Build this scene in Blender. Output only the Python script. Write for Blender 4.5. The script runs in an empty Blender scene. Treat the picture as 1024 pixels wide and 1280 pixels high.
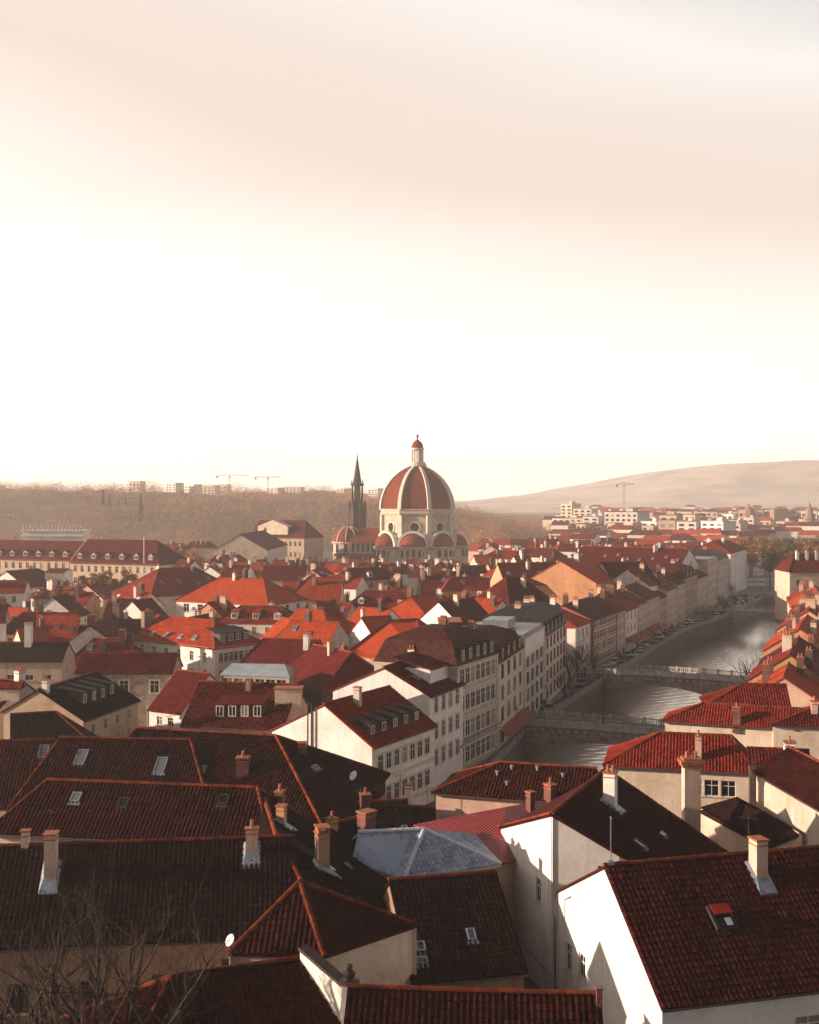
import bpy, math, random
import numpy as np
from mathutils import Vector, Matrix, noise
R = math.radians
rnd = random.Random(7)
sc = bpy.context.scene
COL = sc.collection
# ---------------------------------------------------------------- camera
F, CX, HY, CH = 1500.0, 512.0, 625.0, 36.0
def at(px, py, z):                      # the point at height z that the photograph shows at a pixel
    Y = F * (CH - z) / (py - HY)
    return Vector(((px - CX) * Y / F, Y, z))
def atY(px, py, Y):
    return Vector(((px - CX) * Y / F, Y, CH - (py - HY) * Y / F))
cam_d = bpy.data.cameras.new('camera'); cam = bpy.data.objects.new('camera', cam_d); COL.objects.link(cam)
cam.location = (0, 0, CH); cam.rotation_euler = (R(90), 0, 0)
cam_d.sensor_width = 36; cam_d.lens = F / 1280 * 36; cam_d.shift_y = -15 / 1280
cam_d.clip_start = 1; cam_d.clip_end = 40000
sc.camera = cam
# ---------------------------------------------------------------- light
SUN_EL, SUN_AZ = 13.0, 184.0            # azimuth measured from +X counter-clockwise
sd = Vector((math.cos(R(SUN_AZ)) * math.cos(R(SUN_EL)), math.sin(R(SUN_AZ)) * math.cos(R(SUN_EL)), math.sin(R(SUN_EL))))
sun_d = bpy.data.lights.new('sun', 'SUN'); sun = bpy.data.objects.new('sun', sun_d); COL.objects.link(sun)
sun_d.energy = 5.0; sun_d.angle = R(0.6); sun_d.color = (1.0, 0.79, 0.63)
sun.rotation_euler = (-sd).to_track_quat('-Z', 'Y').to_euler()
sun.location = (-60, 20, 90)
w = bpy.data.worlds.new('World'); sc.world = w; w.use_nodes = True
nt = w.node_tree; nt.nodes.clear()
def N(nt, t, **k):
    n = nt.nodes.new(t)
    for a, b in k.items(): setattr(n, a, b)
    return n
def L(nt, a, b): nt.links.new(a, b)
def math_node(nt, op, a, b=None, clamp=False):
    n = N(nt, 'ShaderNodeMath', operation=op, use_clamp=clamp)
    for i, x in enumerate((a, b)):
        if x is None: continue
        if isinstance(x, (int, float)): n.inputs[i].default_value = x
        else: L(nt, x, n.inputs[i])
    return n.outputs[0]
def ramp(nt, fac, stops, interp='LINEAR'):
    r = N(nt, 'ShaderNodeValToRGB'); r.color_ramp.interpolation = interp
    e = r.color_ramp.elements
    while len(e) < len(stops): e.new(0.5)
    for i, (p, c) in enumerate(stops):
        e[i].position = p; e[i].color = (*c, 1) if len(c) == 3 else c
    if fac is not None: L(nt, fac, r.inputs[0])
    return r.outputs[0]
def mix(nt, fac, a, b, mode='MIX'):
    n = N(nt, 'ShaderNodeMix', data_type='RGBA', blend_type=mode)
    for i, x in ((0, fac), (6, a), (7, b)):
        if isinstance(x, (int, float)): n.inputs[i].default_value = x
        elif isinstance(x, tuple): n.inputs[i].default_value = (*x, 1)
        else: L(nt, x, n.inputs[i])
    return n.outputs[2]
tc = N(nt, 'ShaderNodeTexCoord'); sep = N(nt, 'ShaderNodeSeparateXYZ'); L(nt, tc.outputs['Generated'], sep.inputs[0])
mp = N(nt, 'ShaderNodeMapping'); mp.inputs['Scale'].default_value = (1.1, 1.1, 7.0); L(nt, tc.outputs['Generated'], mp.inputs[0])
cn = N(nt, 'ShaderNodeTexNoise'); cn.inputs['Scale'].default_value = 1.6; cn.inputs['Detail'].default_value = 4; cn.inputs['Roughness'].default_value = 0.36
L(nt, mp.outputs[0], cn.inputs['Vector'])
zz = math_node(nt, 'ADD', sep.outputs['Z'], math_node(nt, 'MULTIPLY', math_node(nt, 'SUBTRACT', cn.outputs[0], 0.5), 0.075))
zz = math_node(nt, 'ADD', zz, math_node(nt, 'MULTIPLY', math_node(nt, 'MINIMUM', math_node(nt, 'MAXIMUM', sep.outputs['X'], -.34), .34), math_node(nt, 'MULTIPLY', sep.outputs['Z'], .75)))
SKY = [(0.0, (1.9, 1.62, 1.38)), (.05, (1.7, 1.52, 1.37)), (.09, (1.3, 1.2, 1.12)), (.14, (1.02, .945, .88)), (.20, (.90, .775, .67)), (.275, (.76, .585, .455)), (.34, (.77, .635, .525)), (.41, (.86, .785, .71)), (.55, (.32, .28, .27)), (.75, (.09, .085, .095)), (1.0, (.045, .045, .055))]
g = ramp(nt, zz, SKY, 'LINEAR')
back = N(nt, 'ShaderNodeMapRange'); L(nt, sep.outputs['Y'], back.inputs[0])
for i, v in ((1, -0.5), (2, 0.35), (3, 0.27), (4, 1.08)): back.inputs[i].default_value = v
g = mix(nt, 1.0, g, back.outputs[0], 'MULTIPLY')
rt = N(nt, 'ShaderNodeMapRange'); L(nt, sep.outputs['X'], rt.inputs[0])
for i, v in ((1, 0.36), (2, 0.9), (3, 1.0), (4, 1.9)): rt.inputs[i].default_value = v  # sky right of view brightened, added fill for the shaded left-bank fronts
g = mix(nt, 1.0, g, rt.outputs[0], 'MULTIPLY')
bg1 = N(nt, 'ShaderNodeBackground'); L(nt, g, bg1.inputs[0]); bg1.inputs[1].default_value = 0.44
sky = N(nt, 'ShaderNodeTexSky', sky_type='NISHITA'); sky.sun_disc = False
sky.sun_elevation = R(SUN_EL); sky.sun_rotation = R(90 - SUN_AZ); sky.dust_density = 3; sky.altitude = 300
bg2 = N(nt, 'ShaderNodeBackground'); L(nt, sky.outputs[0], bg2.inputs[0]); bg2.inputs[1].default_value = 0.025
ad = N(nt, 'ShaderNodeAddShader'); L(nt, bg1.outputs[0], ad.inputs[0]); L(nt, bg2.outputs[0], ad.inputs[1])
wo = N(nt, 'ShaderNodeOutputWorld'); L(nt, ad.outputs[0], wo.inputs[0])
sc.view_settings.view_transform = 'Standard'; sc.view_settings.look = 'None'
sc.view_settings.exposure = 1.2; sc.view_settings.gamma = 1.0
sc.render.engine = 'CYCLES'
sc.cycles.use_denoising = True; sc.cycles.max_bounces = 5; sc.cycles.diffuse_bounces = 2; sc.cycles.glossy_bounces = 3
sc.cycles.transmission_bounces = 2; sc.cycles.volume_bounces = 0; sc.cycles.sample_clamp_indirect = 4
# ---------------------------------------------------------------- materials
MATS = {}
def base_mat(name):
    m = bpy.data.materials.new(name); m.use_nodes = True
    t = m.node_tree; b = t.nodes['Principled BSDF']
    return m, t, b
def plain(name, col, rough=0.7, metal=0.0, spec=0.3, var=0.0, scale=3.0, bump=0.0):
    if name in MATS: return MATS[name]
    m, t, b = base_mat(name)
    b.inputs['Roughness'].default_value = rough; b.inputs['Metallic'].default_value = metal
    b.inputs['Specular IOR Level'].default_value = spec
    b.inputs['Base Color'].default_value = (*col, 1)
    if var or bump:
        o = N(t, 'ShaderNodeTexCoord'); n = N(t, 'ShaderNodeTexNoise'); n.inputs['Scale'].default_value = scale; n.inputs['Detail'].default_value = 6
        L(t, o.outputs['Object'], n.inputs['Vector'])
        lo = tuple(c * (1 - var) for c in col); hi = tuple(min(1, c * (1 + var)) for c in col)
        L(t, ramp(t, n.outputs[0], [(.3, lo), (.7, hi)]), b.inputs['Base Color'])
        if bump:
            bp = N(t, 'ShaderNodeBump'); bp.inputs['Distance'].default_value = bump; bp.inputs['Strength'].default_value = 0.6
            L(t, n.outputs[0], bp.inputs['Height']); L(t, bp.outputs[0], b.inputs['Normal'])
    MATS[name] = m
    return m
def plaster(name, col, dirt=(.35, .30, .25), amt=0.45, spots=0.0):
    """painted render: broad tone drift, rain streaks, small chips"""
    if name in MATS: return MATS[name]
    m, t, b = base_mat(name); b.inputs['Roughness'].default_value = .88; b.inputs['Specular IOR Level'].default_value = .2
    o = N(t, 'ShaderNodeTexCoord')
    n1 = N(t, 'ShaderNodeTexNoise'); n1.inputs['Scale'].default_value = .35; n1.inputs['Detail'].default_value = 7; n1.inputs['Roughness'].default_value = .65
    L(t, o.outputs['Object'], n1.inputs['Vector'])
    mpp = N(t, 'ShaderNodeMapping'); mpp.inputs['Scale'].default_value = (2.2, 2.2, .16); L(t, o.outputs['Object'], mpp.inputs[0])
    n2 = N(t, 'ShaderNodeTexNoise'); n2.inputs['Scale'].default_value = 1.0; n2.inputs['Detail'].default_value = 5; L(t, mpp.outputs[0], n2.inputs['Vector'])
    n3 = N(t, 'ShaderNodeTexNoise'); n3.inputs['Scale'].default_value = 4.0; n3.inputs['Detail'].default_value = 8; L(t, o.outputs['Object'], n3.inputs['Vector'])
    s1 = N(t, 'ShaderNodeMapRange'); L(t, n1.outputs[0], s1.inputs[0]); s1.inputs[1].default_value = .42; s1.inputs[2].default_value = .72
    s2 = N(t, 'ShaderNodeMapRange'); L(t, n2.outputs[0], s2.inputs[0]); s2.inputs[1].default_value = .52; s2.inputs[2].default_value = .75
    f = math_node(t, 'MULTIPLY', math_node(t, 'MAXIMUM', s1.outputs[0], s2.outputs[0]), amt)
    f = math_node(t, 'MULTIPLY', f, math_node(t, 'ADD', n3.outputs[0], .35))
    c = mix(t, f, col, tuple(x * y * 1.5 for x, y in zip(col, dirt)))
    if spots:
        s3 = N(t, 'ShaderNodeMapRange'); L(t, n3.outputs[0], s3.inputs[0]); s3.inputs[1].default_value = .60; s3.inputs[2].default_value = .66
        c = mix(t, math_node(t, 'MULTIPLY', s3.outputs[0], spots), c, (.22, .13, .09))
    L(t, c, b.inputs['Base Color'])
    bp = N(t, 'ShaderNodeBump'); bp.inputs['Distance'].default_value = .02; bp.inputs['Strength'].default_value = .5
    L(t, n3.outputs[0], bp.inputs['Height']); L(t, bp.outputs[0], b.inputs['Normal'])
    MATS[name] = m
    return m
def brick(name, c1, c2, mortar, scale=1.0, bw=.5, bh=.25):
    if name in MATS: return MATS[name]
    m, t, b = base_mat(name); b.inputs['Roughness'].default_value = .9
    uv = N(t, 'ShaderNodeTexCoord'); br = N(t, 'ShaderNodeTexBrick'); L(t, uv.outputs['UV'], br.inputs['Vector'])
    br.inputs['Scale'].default_value = scale; br.inputs['Brick Width'].default_value = bw; br.inputs['Row Height'].default_value = bh
    br.inputs['Mortar Size'].default_value = .02
    br.inputs['Color1'].default_value = (*c1, 1); br.inputs['Color2'].default_value = (*c2, 1); br.inputs['Mortar'].default_value = (*mortar, 1)
    n = N(t, 'ShaderNodeTexNoise'); n.inputs['Scale'].default_value = 1.3; n.inputs['Detail'].default_value = 7; L(t, uv.outputs['Object'], n.inputs['Vector'])
    L(t, mix(t, 1.0, br.outputs[0], ramp(t, n.outputs[0], [(.3, (.55, .52, .5)), (.7, (1.1, 1.1, 1.1))]), 'MULTIPLY'), b.inputs['Base Color'])
    bp = N(t, 'ShaderNodeBump'); bp.inputs['Distance'].default_value = .02; L(t, br.outputs[1], bp.inputs['Height']); bp.invert = True
    L(t, bp.outputs[0], b.inputs['Normal'])
    MATS[name] = m
    return m
def tile_mat(name, dark, light, lichen=.35, relief=True, glow=.0):
    """clay tiles: UV cell = one tile; every tile its own tone, broad weathering, lichen flecks"""
    if name in MATS: return MATS[name]
    m, t, b = base_mat(name); b.inputs['Roughness'].default_value = .75; b.inputs['Specular IOR Level'].default_value = .03
    tc = N(t, 'ShaderNodeTexCoord')
    fl = N(t, 'ShaderNodeVectorMath', operation='FLOOR'); L(t, tc.outputs['UV'], fl.inputs[0])
    wn = N(t, 'ShaderNodeTexWhiteNoise', noise_dimensions='2D'); L(t, fl.outputs[0], wn.inputs['Vector'])
    n1 = N(t, 'ShaderNodeTexNoise'); n1.inputs['Scale'].default_value = .28; n1.inputs['Detail'].default_value = 6; n1.inputs['Roughness'].default_value = .6
    L(t, tc.outputs['Object'], n1.inputs['Vector'])
    n2 = N(t, 'ShaderNodeTexNoise'); n2.inputs['Scale'].default_value = 2.2; n2.inputs['Detail'].default_value = 8; n2.inputs['Roughness'].default_value = .7
    L(t, tc.outputs['Object'], n2.inputs['Vector'])
    f = math_node(t, 'ADD', math_node(t, 'MULTIPLY', wn.outputs[0], .55), math_node(t, 'MULTIPLY', math_node(t, 'SUBTRACT', n1.outputs[0], .25), .9), True)
    oi = N(t, 'ShaderNodeObjectInfo')
    f = math_node(t, 'ADD', f, math_node(t, 'MULTIPLY', math_node(t, 'SUBTRACT', oi.outputs['Random'], .5), .35), True)
    c = mix(t, f, dark, light)
    s = N(t, 'ShaderNodeMapRange'); L(t, n2.outputs[0], s.inputs[0]); s.inputs[1].default_value = .55; s.inputs[2].default_value = .72
    c = mix(t, math_node(t, 'MULTIPLY', s.outputs[0], lichen), c, (.05, .042, .034))
    L(t, c, b.inputs['Base Color'])
    if relief:
        sp = N(t, 'ShaderNodeSeparateXYZ'); L(t, tc.outputs['UV'], sp.inputs[0])
        hu = math_node(t, 'ABSOLUTE', math_node(t, 'SINE', math_node(t, 'MULTIPLY', sp.outputs[0], math.pi)))
        hv = math_node(t, 'SUBTRACT', 1.0, math_node(t, 'FRACT', sp.outputs[1]))
        h = math_node(t, 'ADD', hu, math_node(t, 'MULTIPLY', hv, .6))
        bp = N(t, 'ShaderNodeBump'); bp.inputs['Distance'].default_value = .06; bp.inputs['Strength'].default_value = .8
        L(t, h, bp.inputs['Height']); L(t, bp.outputs[0], b.inputs['Normal'])
    else:
        bp = N(t, 'ShaderNodeBump'); bp.inputs['Distance'].default_value = .012; bp.inputs['Strength'].default_value = .6
        L(t, n2.outputs[0], bp.inputs['Height']); L(t, bp.outputs[0], b.inputs['Normal'])
    MATS[name] = m
    return m
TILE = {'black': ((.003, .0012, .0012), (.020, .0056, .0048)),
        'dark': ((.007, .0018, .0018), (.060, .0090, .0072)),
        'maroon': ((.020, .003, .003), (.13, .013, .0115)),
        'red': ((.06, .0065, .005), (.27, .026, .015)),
        'orange': ((.16, .017, .006), (.44, .058, .016))}  # tones hold part of the roofs' light and shade, besides real tile variety
def tile(c, near=False):
    d, l = TILE[c]
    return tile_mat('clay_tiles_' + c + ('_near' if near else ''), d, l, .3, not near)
WALLC = {'white': (.70, .655, .61), 'cream': (.62, .51, .405), 'pink': (.54, .38, .30), 'tan': (.48, .35, .25), 'grey': (.46, .41, .375),
         'ochre': (.48, .28, .13), 'stone': (.46, .37, .30), 'brown': (.25, .165, .125), 'rose': (.35, .12, .085), 'orangewall': (.56, .28, .15)}
def wall_mat(c):
    if c == 'brickred': return brick('red_brick', (.20, .05, .032), (.13, .035, .025), (.16, .11, .09))
    if c == 'brickbrown': return brick('brown_brick', (.105, .05, .035), (.06, .032, .026), (.12, .09, .07))
    if c == 'block': return brick('stone_blocks', (.42, .33, .265), (.30, .235, .19), (.24, .19, .155), 1.0, .75, .34)
    return plaster('plaster_' + c, WALLC[c], amt=.6 if c == 'white' else .8, spots=.15)
def pane_mat():
    m, t, b = base_mat('window_glass'); b.inputs['Roughness'].default_value = .12; b.inputs['Specular IOR Level'].default_value = .3
    o = N(t, 'ShaderNodeObjectInfo'); L(t, ramp(t, o.outputs['Random'], [(0, (.008, .007, .008)), (.62, (.008, .007, .008)), (.64, (.035, .03, .028)), (.84, (.035, .03, .028)), (.86, (.22, .19, .16))], 'CONSTANT'), b.inputs['Base Color'])
    return m
M_PANE = pane_mat()
M_FRAME = plain('window_frame_white', (.62, .57, .51), .6)
M_FRAMED = plain('window_frame_dark', (.035, .028, .025), .6)
M_STONE = plain('trim_stone', (.52, .44, .37), .85, var=.25, scale=2.0)
M_METAL = plain('zinc_sheet', (.20, .205, .22), .45, .3, .4, var=.3, scale=1.2)
M_LEAD = plain('lead_flashing', (.23, .26, .31), .5, .4, .4, var=.35, scale=3)
M_BLACK = plain('black_iron', (.012, .011, .011), .55)
M_WHITEP = plain('white_enamel', (.8, .79, .77), .4)
M_CAP = plain('clay_cap', (.28, .085, .04), .75, var=.45, scale=4)
M_TERRA = plain('terracotta_pot', (.33, .11, .055), .75, var=.35, scale=6)
M_GUT = plain('gutter_dark_metal', (.06, .05, .048), .5, .3)
M_CONC = plain('old_concrete', (.26, .235, .215), .9, var=.3, scale=1.0, bump=.01)
# ---------------------------------------------------------------- mesh builder
class MB:
    def __init__(s): s.v = []; s.f = []; s.m = []; s.uv = []
    def vs(s, pts, uv=None):
        i = len(s.v); s.v.extend([tuple(p) for p in pts]); s.uv.extend(uv if uv else [(0, 0)] * len(pts)); return i
    def poly(s, pts, mi=0, uv=None):
        i = s.vs(pts, uv); s.f.append(tuple(range(i, i + len(pts)))); s.m.append(mi)
    def quad_uv(s, a, b, c, d, mi=0):           # UV in metres, for bricks
        a, b, c, d = map(Vector, (a, b, c, d)); wd = (b - a).length; hd = (d - a).length
        u0 = a.x + a.y; v0 = a.z
        s.poly([a, b, c, d], mi, [(u0, v0), (u0 + wd, v0), (u0 + wd, v0 + hd), (u0, v0 + hd)])
    def box(s, c, size, mi=0, M=None, taper=1.0):
        cx, cy, cz = c; x, y, z = (k / 2 for k in size)
        p = [Vector((cx + sx * x * (taper if sz > 0 else 1), cy + sy * y * (taper if sz > 0 else 1), cz + sz * z)) for sz in (-1, 1) for sx, sy in ((-1, -1), (1, -1), (1, 1), (-1, 1))]
        if M is not None: p = [M @ q for q in p]
        for k in ((3, 2, 1, 0), (4, 5, 6, 7)): s.poly([p[i] for i in k], mi)
        for i in range(4): s.quad_uv(p[i], p[(i + 1) % 4], p[(i + 1) % 4 + 4], p[i + 4], mi)
    def prism(s, pts, z0, z1, mi=0, top=True):  # footprint polygon (counter-clockwise)
        n = len(pts)
        for i in range(n):
            a, b = pts[i], pts[(i + 1) % n]
            s.quad_uv((a[0], a[1], z0), (b[0], b[1], z0), (b[0], b[1], z1), (a[0], a[1], z1), mi)
        if top: s.poly([(p[0], p[1], z1) for p in pts], mi)
    def rings(s, rings, mi=0, cap0=True, cap1=True, closed=True):
        n = len(rings[0]); ids = [s.vs(r) for r in rings]
        for a, b in zip(ids, ids[1:]):
            for i in range(n if closed else n - 1):
                s.f.append((a + i, a + (i + 1) % n, b + (i + 1) % n, b + i)); s.m.append(mi)
        if cap0: s.f.append(tuple(reversed(range(ids[0], ids[0] + n)))); s.m.append(mi)
        if cap1: s.f.append(tuple(range(ids[-1], ids[-1] + n))); s.m.append(mi)
    def lathe(s, prof, c=(0, 0, 0), seg=12, mi=0, ph=0.0, cap0=True, cap1=True):
        s.rings([[(c[0] + r * math.cos(ph + 2 * math.pi * i / seg), c[1] + r * math.sin(ph + 2 * math.pi * i / seg), c[2] + z) for i in range(seg)] for r, z in prof], mi, cap0, cap1)
    def tube(s, pts, rad, seg=6, mi=0, cap=True):
        pts = [Vector(p) for p in pts]; rs = rad if isinstance(rad, (list, tuple)) else [rad] * len(pts); out = []
        for i, p in enumerate(pts):
            d = (pts[min(i + 1, len(pts) - 1)] - pts[max(i - 1, 0)]).normalized()
            x = d.orthogonal().normalized() if abs(d.z) > .95 else d.cross(Vector((0, 0, 1))).normalized()
            y = d.cross(x)
            out.append([p + (x * math.cos(2 * math.pi * k / seg) + y * math.sin(2 * math.pi * k / seg)) * rs[i] for k in range(seg)])
        s.rings(out, mi, cap, cap)
    def mesh(s, name, mats, loc=None, smooth=False):
        me = bpy.data.meshes.new(name)
        v = np.array(s.v, dtype=float).reshape(-1, 3)
        if loc is not None: v = v - np.array(tuple(loc))
        me.from_pydata(v.tolist(), [], s.f)
        if any(s.m): me.polygons.foreach_set('material_index', np.array(s.m, dtype=np.int32))
        uvl = me.uv_layers.new(name='UVMap')
        li = np.empty(len(me.loops), dtype=np.int32); me.loops.foreach_get('vertex_index', li)
        uvl.data.foreach_set('uv', np.array(s.uv, dtype=np.float32).reshape(-1, 2)[li].ravel())
        for m in mats: me.materials.append(m)
        if smooth: me.polygons.foreach_set('use_smooth', np.ones(len(me.polygons), dtype=bool))
        me.update()
        return me
    def obj(s, name, mats, parent=None, loc=None, smooth=False):
        if not isinstance(mats, (list, tuple)): mats = [mats]
        if loc is None and parent is not None: loc = parent.get('_base', (0, 0, 0))
        o = bpy.data.objects.new(name, s.mesh(name, mats, loc, smooth)); COL.objects.link(o)
        if parent is not None: o.parent = parent
        elif loc is not None: o.location = loc
        return o
def link(name, me, parent=None, M=None):
    o = bpy.data.objects.new(name, me); COL.objects.link(o)
    if parent is not None: o.parent = parent
    if M is not None: o.matrix_local = M
    return o
def tag(o, label, cat, group=None, kind=None):
    if label: o['label'] = label
    if cat: o['category'] = cat
    if group: o['group'] = group
    if kind: o['kind'] = kind
    return o
BASES = {}
def thing(name, loc, label, cat, group=None):
    o = bpy.data.objects.new(name, None); COL.objects.link(o); o.location = loc; o.empty_display_size = .5
    o['_base'] = tuple(loc)
    return tag(o, label, cat, group)
def copy_tree(o, parent=None):
    c = o.copy(); COL.objects.link(c); c.parent = parent
    for ch in list(o.children): copy_tree(ch, c)
    return c
def frame_mat(u, v, n, p):
    return Matrix(((u.x, v.x, n.x, p.x), (u.y, v.y, n.y, p.y), (u.z, v.z, n.z, p.z), (0, 0, 0, 1)))
UP = Vector((0, 0, 1))
# ---------------------------------------------------------------- roofs
def plane_of(poly):
    p = [Vector(q) for q in poly]; n = Vector((0, 0, 0))
    for i in range(len(p)):
        a, b = p[i], p[(i + 1) % len(p)]
        n += Vector(((a.y - b.y) * (a.z + b.z), (a.z - b.z) * (a.x + b.x), (a.x - b.x) * (a.y + b.y)))
    n.normalize()
    if n.z < 0: n = -n; p.reverse()
    u = UP.cross(n)
    u = u.normalized() if u.length > 1e-4 else Vector((1, 0, 0))
    v = n.cross(u)
    return p, n, u, v
def ext_at(p2, b):
    xs = []
    for i in range(len(p2)):
        (a0, b0), (a1, b1) = p2[i], p2[(i + 1) % len(p2)]
        if abs(b1 - b0) < 1e-9:
            if abs(b - b0) < 1e-6: xs += [a0, a1]
        elif min(b0, b1) - 1e-7 <= b <= max(b0, b1) + 1e-7: xs.append(a0 + (a1 - a0) * (b - b0) / (b1 - b0))
    return (min(xs), max(xs)) if xs else None
def roof_sheet(mb, poly, near, th=.14, tw=.32, cl=.44, mi=0, relief=1.0):
    """one roof slope: slab, and on it every tile modelled when near"""
    p, n, u, v = plane_of(poly); O = p[0]
    p2 = [((q - O).dot(u), (q - O).dot(v)) for q in p]
    if not near:
        mb.poly(p, mi, [(a / tw, b / cl) for a, b in p2])
    else:
        amin = min(a for a, _ in p2); amax = max(a for a, _ in p2); bmin = min(b for _, b in p2); bmax = max(b for _, b in p2)
        k0 = math.floor(amin / tw); k1 = math.ceil(amax / tw)
        prof = [(0.0, .0), (.2, .06), (.42, .09), (.64, .06), (.84, .0)]
        us = np.array([(k + ph) * tw for k in range(k0, k1) for ph, _ in prof]); hs = np.array([h for k in range(k0, k1) for _, h in prof]) * relief
        cid = np.repeat(np.arange(k0, k1), len(prof)); rows = int(math.ceil((bmax - bmin) / cl))
        rg = np.random.RandomState(rows * 131 + len(us)); nu = np.array(tuple(u)); nv = np.array(tuple(v)); nn = np.array(tuple(n)); OO = np.array(tuple(O))
        jit = {}
        for r in range(rows):
            b0 = bmin + r * cl; b1 = min(b0 + cl, bmax); e0 = ext_at(p2, b0 + 1e-5); e1 = ext_at(p2, b1 - 1e-5)
            if not e0 or not e1: continue
            jt = rg.uniform(-.018, .02, k1 - k0); jbt = rg.uniform(-.025, .025, k1 - k0); sl = rg.rand(k1 - k0) < .012; jt[sl] += .05; jbt[sl] -= rg.uniform(.05, .16); j = np.repeat(jt, len(prof)); jb = np.repeat(jbt, len(prof))
            a0 = np.clip(us, *e0); a1 = np.clip(us, *e1)
            sel = np.nonzero((us > min(e0[0], e1[0]) - tw) & (us < max(e0[1], e1[1]) + tw))[0]
            if len(sel) < 2: continue
            A0, A1, H, J, JB = a0[sel], a1[sel], hs[sel], j[sel], jb[sel]
            lo = OO + A0[:, None] * nu + (b0 + JB)[:, None] * nv + (H + .07 * relief + J)[:, None] * nn
            hi = OO + A1[:, None] * nu + (b1 + .03) * nv + (H + J * .3)[:, None] * nn
            ri = OO + A0[:, None] * nu + (b0 + JB)[:, None] * nv + (H * .25 - .02)[:, None] * nn
            sag = (np.sin(A0 * .55 + r * .21 + rows) * .028 + np.sin(A0 * 1.3 - r * .16) * .014 - .03 * np.exp(-((A0 - (amin + amax) / 2) / (.3 * (amax - amin))) ** 2))[:, None] * nn
            lo = lo + sag; hi = hi + sag; ri = ri + sag
            ph = (us[sel] / tw - cid[sel]) * .9 + cid[sel] + .04
            i = len(mb.v); m = len(sel)
            mb.v.extend(map(tuple, np.concatenate([ri, lo, hi]).tolist()))
            mb.uv.extend([(x, r + .02) for x in ph] * 2 + [(x, r + .95) for x in ph])
            for q in range(m - 1):
                mb.f.append((i + q, i + q + 1, i + m + q + 1, i + m + q)); mb.f.append((i + m + q, i + m + q + 1, i + 2 * m + q + 1, i + 2 * m + q)); mb.m += [mi, mi]
    dn = Vector((0, 0, -th)); lift = Vector((0, 0, 0 if not near else -.015))
    q = [a + lift for a in p]
    for i in range(len(q)):
        a, b = q[i], q[(i + 1) % len(q)]; mb.poly([a, a + dn, b + dn, b], mi)
    mb.poly([a + dn for a in reversed(q)], mi)
    if near: mb.poly(q, mi, [(a / tw, b / cl) for a, b in p2])
def ridge_line(mb, a, b, near, mi=0, r=.15, uvk=0):
    """cap tiles along a ridge or a hip"""
    a, b = Vector(a), Vector(b); d = b - a; Ln = d.length
    if Ln < .3: return
    d.normalize(); s = d.cross(UP).normalized(); t = s.cross(d).normalized()
    if t.z < 0: t = -t
    step = .42 if near else Ln; n = max(1, int(Ln / step)); step = Ln / n
    ang = [-100, -60, -20, 20, 60, 100] if near else [-95, 0, 95]
    for k in range(n):
        p0 = a + d * (k * step - .02); p1 = a + d * ((k + 1) * step + .03); r0 = r * (1.12 if near else 1); r1 = r * .94
        jj = rnd.uniform(-.012, .012) if near else 0
        ring = lambda c, q: [c + s * (math.sin(R(x)) * q) + t * (math.cos(R(x)) * q + jj) for x in ang]
        i = mb.vs(ring(p0, r0) + ring(p1, r1), [(k * 3 + .5 + uvk, .5)] * (2 * len(ang))); m = len(ang)
        for q in range(m - 1): mb.f.append((i + q, i + q + 1, i + m + q + 1, i + m + q)); mb.m.append(mi)
        mb.f.append(tuple(range(i, i + m))); mb.m.append(mi)
# ---------------------------------------------------------------- windows
WCACHE = {}
def window_meshes(w, h, style, near):
    flat = style.startswith('f_'); k = (round(w, 2), round(h, 2), style, near); style = style[2:] if flat else style
    if k in WCACHE: return WCACHE[k]
    f = MB(); g = MB(); b = .07; y = -.01 if flat else -.13
    # local axes: x along the wall, y outward, z up; origin bottom centre on the wall face
    fm = 0
    for c, s in (((0, y, b / 2), (w, .08, b)), ((0, y, h - b / 2), (w, .08, b)), ((-w / 2 + b / 2, y, h / 2), (b, .08, h - 2 * b)), ((w / 2 - b / 2, y, h / 2), (b, .08, h - 2 * b))): f.box(c, s, fm)
    if w > .65: f.box((0, y, h / 2), (.055, .074, h - 2 * b), fm)
    if h > 1.2: f.box((0, y + .004, h * .66), (w - 2 * b, .07, .05), fm)
    if style == 'bars':
        for i in range(1, 4): f.box((0, y + .06, h * i / 4), (w, .02, .03), 1)
        for i in range(1, 3): f.box((-w / 2 + w * i / 3, y + .07, h / 2), (.03, .02, h), 1)
    f.box((0, .02 if flat else .035, -.05), (w + .26, .1 if flat else .2, .1), 1)                       # sill
    if style == 'stone':
        for sx in (-1, 1): f.box((sx * (w / 2 + .09), .022, h / 2), (.16, .045, h), 1)
        f.box((0, .04, h + .1), (w + .42, .1, .2), 1)
    g.poly([(-w / 2 + b, y - .02, b), (w / 2 - b, y - .02, b), (w / 2 - b, y - .02, h - b), (-w / 2 + b, y - .02, h - b)], 0)
    fr = M_FRAMED if style == 'darkf' else M_FRAME; st = M_BLACK if style == 'bars' else M_STONE
    if near: r = (f.mesh('window', [fr, st]), g.mesh('pane', [M_PANE]))
    else:
        n = len(f.v); f.v += g.v; f.uv += g.uv; f.f += [tuple(i + n for i in q) for q in g.f]; f.m += [2] * len(g.f)
        r = (f.mesh('window', [fr, st, M_PANE]), None)
    WCACHE[k] = r
    return r
def put_window(parent, base, p, u, n, w, h, style, near, name='window'):
    fm, pm = window_meshes(w, h, style, near)
    M = frame_mat(-u, n, UP, p - base)     # x along the wall, y outward, z up
    o = link(name, fm, parent, M)
    if pm is not None: link('pane', pm, o)
    return o
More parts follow.
